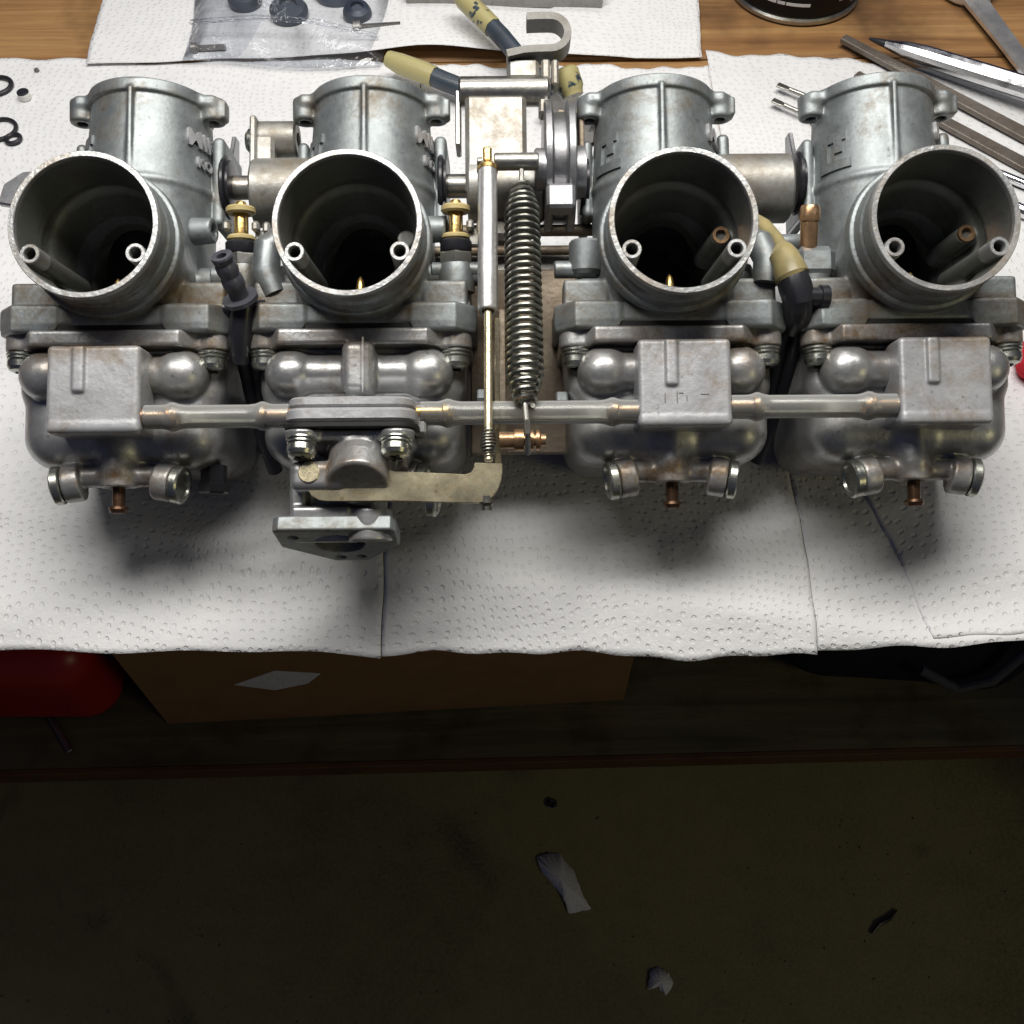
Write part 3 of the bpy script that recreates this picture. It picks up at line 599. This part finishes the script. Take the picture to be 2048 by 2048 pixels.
# damper rod
A, B_ = Vector((-8, -21.5, 36.6)), Vector((-8.0, -48.5, -69.5)); ax = (B_ - A).normalized(); Lr = (B_ - A).length
at = lambda f: A + (B_ - A) * f
dmp = obj('damper_rod', MB().lathe(at(.055), ax, [(2.4, -1), (3.25, 0), (3.25, Lr * .475), (3.0, Lr * .48), (2.0, Lr * .48), (2.0, Lr * .46)], 32), 'damper', bank)
obj('rod_end', MB().box(at(.015), (1.5, 1.7, 4.2), .7).lathe(at(.045), ax, [(1.8, -2.4), (3.5, 0), (3.5, 1.4)], 28), 'brass', dmp)
obj('inner_rod', MB().cyl(at(.5), ax, 1.35, Lr * .5, 16, .2), 'gold', dmp)
obj('flat_link', MB().prism([(-5.9, -22), (-4.4, -22), (-4.2, -68), (-6.3, -68)], (0, -37, 0), (1, 0, 0), (0, -.16, 1), 3, .2), 'gold', bank)
def coil(p, q, r, wire, turns, seg=14, hooks=None):
    p, q = Vector(p), Vector(q); n = (q - p).normalized(); u = Vector((1, 0, 0)); u = (u - n * u.dot(n)).normalized(); w = n.cross(u); pts = []; N_ = int(turns * seg)
    for i in range(N_ + 1):
        t = i / N_; a = 2 * math.pi * turns * t; rr = r * min(1, .45 + .14 * min(t, 1 - t) * turns)
        pts.append(p + (q - p) * t + (u * math.cos(a) + w * math.sin(a)) * rr)
    return pts
sp = obj('return_spring', MB().tube(coil((3.4, -21, 26.5), (3.3, -45, -52), 5.3, .8, 32), .82, 8), 'spring', bank)
obj('spring_hook', MB().tube([(3.4, -21, 26), (3.4, -20.6, 31), (3.4, -19, 37.2), (3.4, -17, 38.8), (3.4, -15.6, 37)], .9, 10), 'steel', sp)
obj('spring_hook', MB().tube([(3.3, -45, -51), (3.8, -46, -57), (3.9, -51.6, -62), (3.9, -49, -67.4), (3.9, -46, -66)], .9, 10), 'steel', sp)
obj('pump_spring', MB().tube(coil(at(.90), at(.995), 2.1, .4, 10), .42, 8), 'spring', bank)
obj('anchor_stud', MB().lathe((-4.6, -47, -63), (1, 0, 0), [(2.6, 0), (2.6, 4.4), (3.3, 4.5), (3.3, 7.3), (2, 7.4), (2, 9.2), (3.1, 9.3), (3.1, 10.2), (2.2, 10.3), (2.2, 11), (3.1, 11.1), (3.1, 12), (1.8, 12.6), (1.8, 14)], 28), 'brass_old', bank)
bp = obj('base_plate', MB().box((4, 3, -28), (19, 1.4, 33), .6).box((-3.6, -16, -40), (1.2, 18, 21), .4), 'rust', bank)
for z in (-22, -37): obj('plate_bolt', MB().lathe((-2.4, -20, z), (1, 0, 0), [(3.6, 0), (3.9, .6), (3.2, 2), (1.5, 2.6)], 20), 'brass', bp)
# cross rods and fuel passages between the inner carburettors
obj('link_rod', MB().cyl((-30, 6, 20.6), (1, 0, 0), 2.1, 62, 20).cyl((-30, 4, 12.6), (1, 0, 0), 1.7, 62, 20), 'rust', bank)
obj('fuel_rail', MB().box((0, 12, 6), (28, 4, 9), 1.5), 'toolsteel', bank)
b3 = MB().lathe((24.5, -20, -4), (0, -.1, 1), [(4.4, 0), (5.6, 1.4), (5.6, 10.6), (5.0, 11.4)], 32).cyl((14, -20, -2), (1, 0, 0), 2.9, 14, 24).box((27, -24, -12), (5.5, 5, 4.5), 1)
obj('vent_boss', b3, 'cast', bank)
b2 = MB().cyl((-27, -20, -1.8), (1, 0, 0), 2.6, 16, 24).cyl((-24, -22, -14), (1, 0, 0), 4.4, 8, 24).box((-21, -26, -24), (2.4, 3, 3), .8)
obj('vent_boss', b2, 'cast', bank)
for x, z in ((-10, -46), (15.8, -47)): obj('spacer_nut', MB().lathe((x - 2, -22, z), (1, 0, 0), [(3.2, 0), (3.6, .5), (3.6, 3.4), (3, 4)], 6), 'cast', bank)
# choke plungers
def choke(x, y):
    c = obj('choke_plunger', MB().lathe((x, y, 0), (0, -.12, 1), [(2.4, 6), (2.4, 20), (1.6, 21.6)], 24), 'brass', bank)
    for z0, z1, r in ((17.4, 19.9, 4.9), (8.4, 10.4, 4.7)): obj('nylon_flange', MB().ring((x, y, 0), (0, -.12, 1), 2.3, r, z0, z1, 32, .6), 'nylon', c)
    obj('collar', MB().lathe((x, y, 0), (0, -.12, 1), [(5.0, 4.4), (5.3, 5), (5.3, 7.8), (4.8, 8.3)], 32), 'blackgloss', c)
    obj('nut', MB().lathe((x, y, 0), (0, -.12, 1), [(5.4, .2), (5.9, .8), (5.9, 3.6), (5.4, 4.2)], 6), 'steel', c)
    obj('fork', MB().box((x - 4.9, y - 1, 13.6), (1.3, 1.6, 1.8), .8).box((x + 4.8, y - 1, 13.4), (1.3, 1.6, 1.8), .8).box((x + 8.2, y, 13.2), (1.3, 1.6, 2.0), .8).box((x + 6.6, y + 2, 10), (2.6, 1.4, 3), .6), 'oldsteel', c)
    obj('plunger_body', MB().lathe((x, y, 0), (0, -.12, 1), [(6.2, -9), (6.4, -2), (5.6, .4)], 32).cyl((x - 10, y + 1, -3), (1, 0, 0), 3.6, 24, 28), 'cast', c)
choke(-90.4, -19); choke(-18.8, -19)
# fuel tee between the first two, angled nipple of black plastic
t0, t1 = Vector((-85.8, -35, -17.0)), Vector((-89.2, -48, -5.5)); tx = (t1 - t0).normalized(); tl = (t1 - t0).length
ft = obj('fuel_nipple', MB().lathe(t0, tx, [(1.6, tl + .0), (3.3, tl + .2), (3.5, tl - .4), (3.3, tl - 1.6), (3.0, tl - 2.2), (3.4, tl - 3.2), (3.5, tl - 5), (3.1, tl - 7), (3.5, tl - 8), (3.5, tl - 11), (3.0, tl - 12), (3.0, 3), (5.6, 2.8), (5.6, 1.4), (3.2, 1.2), (3.2, -2), (1.4, -2), (1.6, tl - 4)], 36, True), 'greyplastic', bank)
obj('nipple_bore', MB().cyl(t0 + tx * (tl - 5), tx, 1.7, 1, 20, .1), 'hole', ft)
obj('fuel_tee', MB().tube([(-85.6, -34, -17), (-87.4, -31, -26), (-88.2, -27, -34)], [4, 4.2, 3.4], 24).tube([(-93, -30, -17.5), (-80, -30, -17.5)], 3.2, 20), 'blackgloss', bank)
# black overflow hoses running between the bowls
for p in ([(-86.5, -24, -24), (-84, -14, -44), (-80, 0, -62)], [(-90, -22, -26), (-87, -10, -50), (-84, 4, -66)], [(90, -26, -20), (87, -14, -40), (84, 0, -60)], [(94, -24, -24), (90, -10, -46), (86, 4, -64)]):
    obj('overflow_hose', MB().tube(p, 2.6, 16), 'black', bank)
# breather fittings between the last two
obj('breather_tube', MB().tube([(81, -10, 19), (84.5, -20, 12), (87.0, -26, 6.4), (87.6, -29, 2.5), (87.6, -31, .2), (87.4, -33, -3), (87.9, -34, -4.4), (88.3, -35, -7), (89.0, -35.6, -9.8), (89.2, -35.6, -10.2)], [3.0, 2.8, 1.9, 2.2, 3.6, 5.0, 4.7, 5.3, 5.5, 5.0], 28), 'vinyl', bank)
el = obj('elbow', MB().tube([(88.6, -35.0, -7.5), (89.8, -36.0, -13), (91.0, -35.4, -17), (91.4, -32, -21), (91.2, -26, -24)], [4.9, 5.3, 5.2, 4.6, 3.6], 30).lathe((91, -36.4, -16.4), (1, .12, 0), [(3.2, 0), (3.2, 6.2), (3.9, 6.4), (3.9, 9)], 24), 'blackgloss', bank)
vb = obj('breather_boss', MB().box((100, -20, -1.4), (6.6, 7, 5.2), 2.2).lathe((100, -22, -18), (0, 0, 1), [(4, 0), (5.5, 12)], 28).cyl((84, -14, 8.5), (1, 0, 0), 3, 18, 24).box((84.6, -13, 11), (3.6, 4, 5), 1), 'cast', bank)
obj('brass_nipple', MB().lathe((98.2, -23, 3), (.0, -.28, 1), [(1.7, 14.2), (2.8, 14.4), (3.2, 13.6), (3.5, 11), (3.3, 9.4), (2.9, 9), (2.9, 0), (1.7, 0)], 28, True), 'brass_old', vb)
obj('passage', MB().tube([(78, -22, 8), (81, -27, 4), (83, -29, -2), (82, -29, -10)], [4, 4.6, 4.6, 4.2], 24).cyl((77, -24, -15), (1, 0, 0), 4.4, 8, 24), 'cast', bank)
obj('passage', MB().tube([(-76, -24, 8), (-80, -27, 4), (-80.5, -27, -4), (-77, -27, -12)], [4.4, 4.6, 4.8, 4.4], 24), 'cast', bank)
obj('stop_lever', MB().prism([(-11, -5), (10, -9), (10, 4), (6, 9), (-4, 8), (-10, 3)], (-173.5, 8, 36), (1, 0, 0), (0, .25, 1), 2.5, .6).cyl((-176, 8, 35), (1, 0, 0), 4.2, 25, 28), 'drum', bank)

# ------------------------------------------------------------------ small things on the towels, left
def oring(x, y, r, w, label, z=1.6):
    b = MB().lathe((0, 0, 0), (0, 0, 1), [(r + w * math.cos(R(a)), w * math.sin(R(a))) for a in range(0, 360, 30)], 40, True)
    tag(obj('o_ring', b, 'black', None, (x, y, TZ + z)), label, 'o-ring', 'rubber o-rings at the left')
oring(-256.5, 189.6, 6.8, 1.2, 'black rubber o-ring at the left edge, beside the small white plug', 2.3)
oring(-246.5, 156.5, 7.6, 1.0, 'larger thin black o-ring touching the smallest ring', 2.2)
oring(-238.3, 149.6, 3.3, 1.05, 'smallest black o-ring, touching the larger ring', 2.2)
tp = thing('rubber_plug', 'tiny white plug with black top lying by the o-rings', 'plug', (-240.6, 181, TZ + 1.2))
obj('plug_body', MB().cyl((0, 0, 0), (0, 0, 1), 3.0, 3.6, 24), 'white', tp); obj('plug_top', MB().cyl((0, 0, 3.5), (0, 0, 1), 2.9, .7, 24, .2), 'black', tp)
tag(obj('metal_chip', MB().lathe((0, 0, 0), (.3, 0, 1), [(1.2, 0), (1.4, .6), (.8, 1.6)], 10), 'toolsteel', None, (-240.5, 203, TZ + 1.2)), 'tiny dark metal chip near the back edge of the left towel', 'chip')

# ------------------------------------------------------------------ plastic bag of parts
def bagh(s, t):
    e = max(0, min(s, 1 - s, t * 1.6)); b = 1 - math.exp(-e * 9)
    return 1.5 + b * (6 + 9 * math.exp(-((t - .62) / .3) ** 2) + 2.2 * math.sin(s * 9 + t * 5) * math.sin(t * 8 + 1) + 1.2 * math.sin(s * 21 + t * 3))
def bag_mesh():
    v = []; f = []; nx, ny = 60, 60; a, b, c, d = Vector((-167, 205)), Vector((-66, 203)), Vector((-62, 345)), Vector((-172, 345))
    for side in (0, 1):
        o = len(v)
        for j in range(ny + 1):
            for i in range(nx + 1):
                s, t = i / nx, j / ny; p = (a * (1 - s) + b * s) * (1 - t) + (d * (1 - s) + c * s) * t
                z = bagh(s, t) if side else 1.0 + .4 * math.sin(s * 6 + t * 4)
                edge = i in (0, nx) or j in (0, ny)
                v.append((p.x + 1.5 * math.sin(t * 9), p.y + 2.5 * math.sin(s * 6 + 1), 1.6 if edge else z))
        for j in range(ny):
            for i in range(nx): q = o + j * (nx + 1) + i; f.append((q, q + 1, q + nx + 2, q + nx + 1))
    return MB().add(v, f)
zb = thing('plastic_bag', 'clear plastic zip bag of dark parts behind the second carburetor', 'bag', (0, 0, TZ + 2.6))
obj('film', bag_mesh(), 'film', zb, ang=180)
obj('zip_strip', MB().tube([(-164, 226, 9.8), (-130, 225, 13), (-100, 222.5, 12.5), (-68, 219.5, 6)], .55, 8).tube([(-164, 228.5, 10), (-130, 227.5, 13.2), (-100, 225, 12.8), (-68, 222, 6.2)], .4, 8), 'film', zb)
caps = [(-142, 258, 9, 'leftmost round dark part inside the plastic bag'), (-121, 274, 12, 'large dark blue part at the back of the plastic bag'), (-117, 246, 10, 'round dark part nearest the zip of the bag'),
        (-93, 266, 13, 'largest round blue-grey part at the right in the bag'), (-81, 244, 7.5, 'smallest dark part in the bag, beside the protruding bolt')]
for x, y, r, lb in caps:
    tag(obj('round_part', MB().lathe((0, 0, 0), (.1, -.2, 1), [(r * .55, 0), (r, .8), (r, 3.4), (r * .82, 6.0), (r * .45, 7), (r * .4, 5.4)], 32), 'bluegrey', None, (x, y, TZ + 4.6)), lb, 'spare part', 'parts inside the plastic bag')
def bolt(x, y, ang, L, r, label):
    pr = [(r * 1.7, 0), (r * 1.7, r * 1.6), (r, r * 1.7)]; h = r * 1.7
    while h < L: pr += [(r, h + .4), (r * .84, h + .7)]; h += .9
    tag(obj('bolt', MB().lathe((0, 0, 0), (math.cos(ang), math.sin(ang), .02), pr + [(r * .8, L)], 16), 'toolsteel', None, (x, y, TZ + 5.2)), label, 'bolt')
bolt(-163, 216, R(2), 17, 1.6, 'dark bolt lying inside the front left corner of the bag')
bolt(-82, 233, R(4), 24, 2.2, 'black threaded bolt poking out at the right of the bag')

# ------------------------------------------------------------------ pliers behind the bracket, steel bar, clear disc
pl = thing('pliers', 'pliers with worn yellow and blue handles behind the middle bracket', 'pliers', (0, 0, TZ))
def handle(pts, k):
    P = [Vector(p) for p in pts]; hd = obj('handle', MB().tube(P, [3.2, 4.4, 4.6, 4.6, 4.4, 3.4], 8), 'handleblue', pl, ang=60)
    q = [P[0] + (P[1] - P[0]) * .02 - (P[1] - P[0]).normalized() * .4, P[1], P[2], P[2] * .5 + P[3] * .5]; obj('painted_grip', MB().tube(q, [3.9, 5.0, 5.1, 5.0], 8), 'paint', hd, ang=60)
handle([(-61, 196, 13), (-55, 192.5, 12.5), (-43, 186.5, 12), (-33, 181, 11), (-22, 176, 10), (4, 168, 7)], 0)
handle([(-27, 238, 22), (-24.5, 233, 21), (-14, 219, 19.5), (-5, 206, 18), (4, 193, 15), (22, 172, 9)], 1)
obj('jaw', MB().box((30, 160, 7), (16, 9, 5), 2, Matrix.Rotation(R(-38), 3, 'Z')).box((50, 146, 7), (14, 5, 4), 1.5, Matrix.Rotation(R(-38), 3, 'Z')), 'toolsteel', pl)
tag(obj('steel_bar', MB().box((0, 0, 0), (52, 8, 5.5), .7), 'toolsteel', None, (-4, 262, TZ + 8.5), (0, 0, R(-.4))), 'flat dark steel bar lying at the top edge behind the hook', 'steel bar')
tag(obj('clear_disc', MB().cyl((0, 0, 0), (0, 0, 1), 14, 2, 48, .5), 'tubing', None, (64, 277.5, TZ + 3.2)), 'round clear plastic disc at the top edge beside the steel bar', 'disc')

# ------------------------------------------------------------------ spray can
cn = thing('spray_can', 'black spray can with steel bottom rim standing on bare wood', 'can', (153.5, 277, TZ))
obj('can_body', MB().lathe((0, 0, 0), (0, 0, 1), [(33, 1), (34, 4.2), (34, 150), (30, 160), (14, 168), (12, 185), (9, 196)], 80), 'label', cn)
obj('bottom_rim', MB().lathe((0, 0, 0), (0, 0, 1), [(31, .3), (34.4, .3), (35.4, 1.4), (35.4, 3.0), (34.6, 4.0), (33.4, 4.0)], 80, True), 'steel', cn)
def patch(a0, a1, z0, z1, r=34.12, n=10):
    v = []; f = []
    for i in range(n + 1):
        a = R(a0 + (a1 - a0) * i / n)
        for z, rr in ((z0, r - .3), (z0, r), (z1, r), (z1, r - .3)): v.append((rr * math.sin(a), -rr * math.cos(a), z))
    for i in range(n):
        for k in range(4): f.append((i * 4 + k, i * 4 + (k + 1) % 4, i * 4 + 4 + (k + 1) % 4, i * 4 + 4 + k))
    return MB().add(v, f + [(0, 1, 2, 3), tuple(n * 4 + k for k in (3, 2, 1, 0))])
def disc_patch(a0, z0, rw, rh, n=28, r=34.15):
    v = [(r * math.sin(R(a0) + rw / r * math.cos(t)), -r * math.cos(R(a0) + rw / r * math.cos(t)), z0 + rh * math.sin(t)) for t in [2 * math.pi * k / n for k in range(n)]]
    return MB().add(v + [(p[0] * .995, p[1] * .995, p[2]) for p in v], [tuple(range(n))] + [(k, (k + 1) % n, n + (k + 1) % n, n + k) for k in range(n)])
for a0, a1 in ((-36, -28), (-27, -20), (-19, 2)): obj('print_line', patch(a0, a1, 10.6, 12.2), 'print', cn)
obj('print_oval', disc_patch(-14, 19, 8.0, 4.2), 'print', cn); obj('print_panel', patch(30, 62, 11.2, 40), 'print', cn); obj('print_mark', patch(48, 53, 7, 9.4), 'print', cn); obj('print_mark', patch(56, 60, 7.4, 10.2), 'print', cn)

# ------------------------------------------------------------------ tools at the right
wr = thing('wrench', 'grey combination wrench lying on bare wood at the upper right corner', 'wrench', (246, 262, TZ), (0, 0, R(0)))
obj('shank', MB().prism([(-6.5, -2), (-3.4, -14), (3, -40), (16, -100), (24, -100), (13, -38), (8.4, -12), (7, 0)], (0, 0, 2), (1, 0, 0), (0, 1, 0), 5, 1.6), 'damper', wr)
obj('jaw', MB().lathe((0, 10, 1.2), (0, 0, 1), [(9, 0), (13.5, 0), (14.5, 1.2), (14.5, 6.6), (13.5, 7.8), (9, 7.8)], 48, True), 'damper', wr)
def rod(p, q, prof, seg=24): 
    p, q = Vector(p), Vector(q); L = (q - p).length; return MB().lathe(p, q - p, [(r, h if h <= 2 else h) for r, h in prof], seg)
pn = thing('punch', 'long chrome punch with dark tip pointing left, right of the last carburetor', 'punch', (0, 0, TZ))
p, q = Vector((182, 220, 8)), Vector((330, 118, 17)); L = (q - p).length
obj('shaft', rod(p, q, [(2.2, 9), (2.5, 11), (4.2, 19), (4.9, 30), (5.2, 60), (5.2, L)], 12), 'chrome', pn, ang=25); obj('tip', rod(p, q, [(.6, 0), (1.1, 2.6), (2.1, 9.4), (2.1, 10)]), 'blackgloss', pn)
def flat_file(name, label, a, b, w, z):
    a, b = Vector(a), Vector(b); d = (b - a); ang = math.atan2(d.y, d.x); t = MB().prism([(0, -w * .45), (d.length, -w), (d.length, w), (0, w * .45)], (0, 0, 0), (1, 0, 0), (0, 1, 0), 3, .4)
    for i in range(int(d.length / 1.1)):
        s = i * 1.1 + 1; ww = w * (.45 + .55 * s / d.length); t.box((s, 0, 3.0), (.3, ww * .9, .07), 0)
    tag(obj(name, t, 'filesteel', None, (a.x, a.y, TZ + z), (0, 0, ang)), label, 'file', 'flat files at the right')
flat_file('file', 'brown flat file under the chrome punch, tip on the wood', (170.5, 226, 0), (300, 92, 0), 5.2, 2.6)
flat_file('file', 'brown flat file below the other file, half hidden by the last carburetor', (172, 196, 0), (300, 66, 0), 5, 2.4)
def driver(label, a, b, gr):
    a, b = Vector(a), Vector(b); d = (b - a); ang = math.atan2(d.y, d.x); L = d.length
    t = thing('small_screwdriver', label, 'screwdriver', (a.x, a.y, TZ + 4.2), (0, 0, ang), 'small screwdrivers behind the last carburetor')
    obj('blade', MB().prism([(0, -1.7), (4.5, -1.6), (7.5, -1.0), (7.5, 1.0), (4.5, 1.6), (0, 1.7)], (0, 0, -.5), (1, 0, 0), (0, 1, 0), 1.0, .2).cyl((6.5, 0, 0), (1, 0, 0), 1.15, L * .62, 16, .2), 'steel', t)
    obj('shaft', MB().lathe((0, 0, 0), (1, 0, 0), [(2.1, L * .55), (2.1, L * .80), (3.1, L * .805), (3.1, L * .83), (2.2, L * .84), (3.0, L * .86), (3.0, L)], 20), 'chrome', t)
driver('tiny flat screwdriver with the upper of the two tips', (131.6, 188, 0), (262, 96, 0), 0)
driver('tiny flat screwdriver with the lower of the two tips', (127.5, 176, 0), (236, 92, 0), 0)
rg = SDF((190, -30, 0), (240, 40, 24), .9); rg.cap((208, 6, 6), (230, 14, 8), 6); rg.cap((212, -6, 5), (232, -10, 8), 6, 3); rg.cap((206, 14, 4), (222, 20, 6), 4, 3)
tag(link('red_rag', rg.mesh('red_rag', 'redrag'), None, (0, 0, TZ + .2)), 'crumpled bit of red cloth at the right edge of the towel', 'rag')

# ------------------------------------------------------------------ under the bench
SZ = 100.0
bx = thing('cardboard_box', 'brown cardboard box standing on the low shelf under the bench', 'box', (-128, 262, SZ), (0, 0, R(3.2)))
obj('carton', MB().box((0, 0, 95), (239, 132, 95), 1.5), 'card', bx)
obj('flap', MB().box((-100, -30, 192), (135, 100, 1), .3, Matrix.Rotation(R(1), 3, 'X')), 'card', bx)
obj('shipping_label', MB().prism([(-148, 96), (-112, 78), (-78, 90), (-62, 112), (-104, 124)], (0, -132.2, 0), (1, 0, 0), (0, 0, 1), .5, 0), M['paper'], bx)
rd = SDF((-640, 90, 100), (-380, 330, 330), 2.5); rd.box((-520, 200, 170), (118, 86, 68), 34); rd.cap((-560, 190, 250), (-470, 190, 250), 18, 12)
rj = thing('fuel_can', 'red plastic can with rounded corners on the shelf left of the box', 'can'); link('body', rd.mesh('body', 'red'), rj)
tag(obj('tyre', MB().lathe((0, 0, 0), (.4, -1, .0), [(30, -14), (42, -14), (48, -9), (48, 9), (42, 14), (30, 14)], 40, True), 'black', None, (-404, 168, SZ + 49)), 'small black wheel between the red can and the cardboard box', 'wheel')
bgm = SDF((130, 90, 98), (640, 330, 330), 3.5); bgm.cap((330, 210, 150), (480, 200, 150), 55); bgm.cap((230, 250, 150), (330, 220, 170), 50, 30); bgm.cap((480, 200, 150), (560, 240, 190), 50, 30)
tb = thing('dark_bag', 'dark cloth bag slumped on the shelf below the right towel edge', 'bag'); link('body', bgm.mesh('body', 'cloth'), tb)
obj('strap', MB().tube([(400, 140, 190), (440, 128, 170), (470, 130, 185), (500, 150, 220), (515, 180, 260)], 5, 12), 'greyplastic', tb)
def scrap(label, pts, z=.5):
    q = []
    for i, (x, y) in enumerate(pts):
        x2, y2 = pts[(i + 1) % len(pts)]
        q += [(x + (x2 - x) * k / 5 + random.uniform(-.8, .8), y + (y2 - y) * k / 5 + random.uniform(-.8, .8)) for k in range(5)]
    pts = q; v = [(x, y, z + 1.6 * math.sin(i * .42) + 1.8) for i, (x, y) in enumerate(pts)]; c = (sum(p[0] for p in pts) / len(pts), sum(p[1] for p in pts) / len(pts), 6)
    n = len(v); o = obj('paper_scrap', MB().add(v + [c], [(i, (i + 1) % n, n) for i in range(n)]), 'paper'); tag(o, label, 'paper scrap', 'paper scraps on the floor')
    o.modifiers.new('thickness', 'SOLIDIFY').thickness = .0005
scrap('longer torn white paper scrap lying on the dark floor', [(26, 5), (36, 9), (52, 9), (66, -10), (74, -33), (82, -47), (60, -52), (52, -34), (44, -24), (32, -10)])
scrap('smaller white paper scrap at the bottom of the picture', [(135, -124), (140, -106), (148, -102), (158, -108), (162, -118), (154, -129), (146, -121)])
tag(obj('twig', MB().tube([(369, -71, 3), (378, -62, 4), (389, -57, 4), (399, -48, 3)], [1.5, 2.4, 2.2, 1.2], 8), 'blackgloss'), 'short dark twig on the floor at the right', 'twig')
tag(obj('loose_nut', MB().ring((0, 0, 0), (0, 0, 1), 3, 6, 0, 5, 6), 'chrome', None, (44, 62, .3)), 'small shiny nut on the floor in front of the shelf', 'nut')
tag(obj('floor_clip', MB().box((0, 0, 3), (30, 3, 3), .8), 'steel', None, (-470, 110, SZ), (0, 0, R(-52))), 'thin metal strip on the shelf below the red can', 'strip')
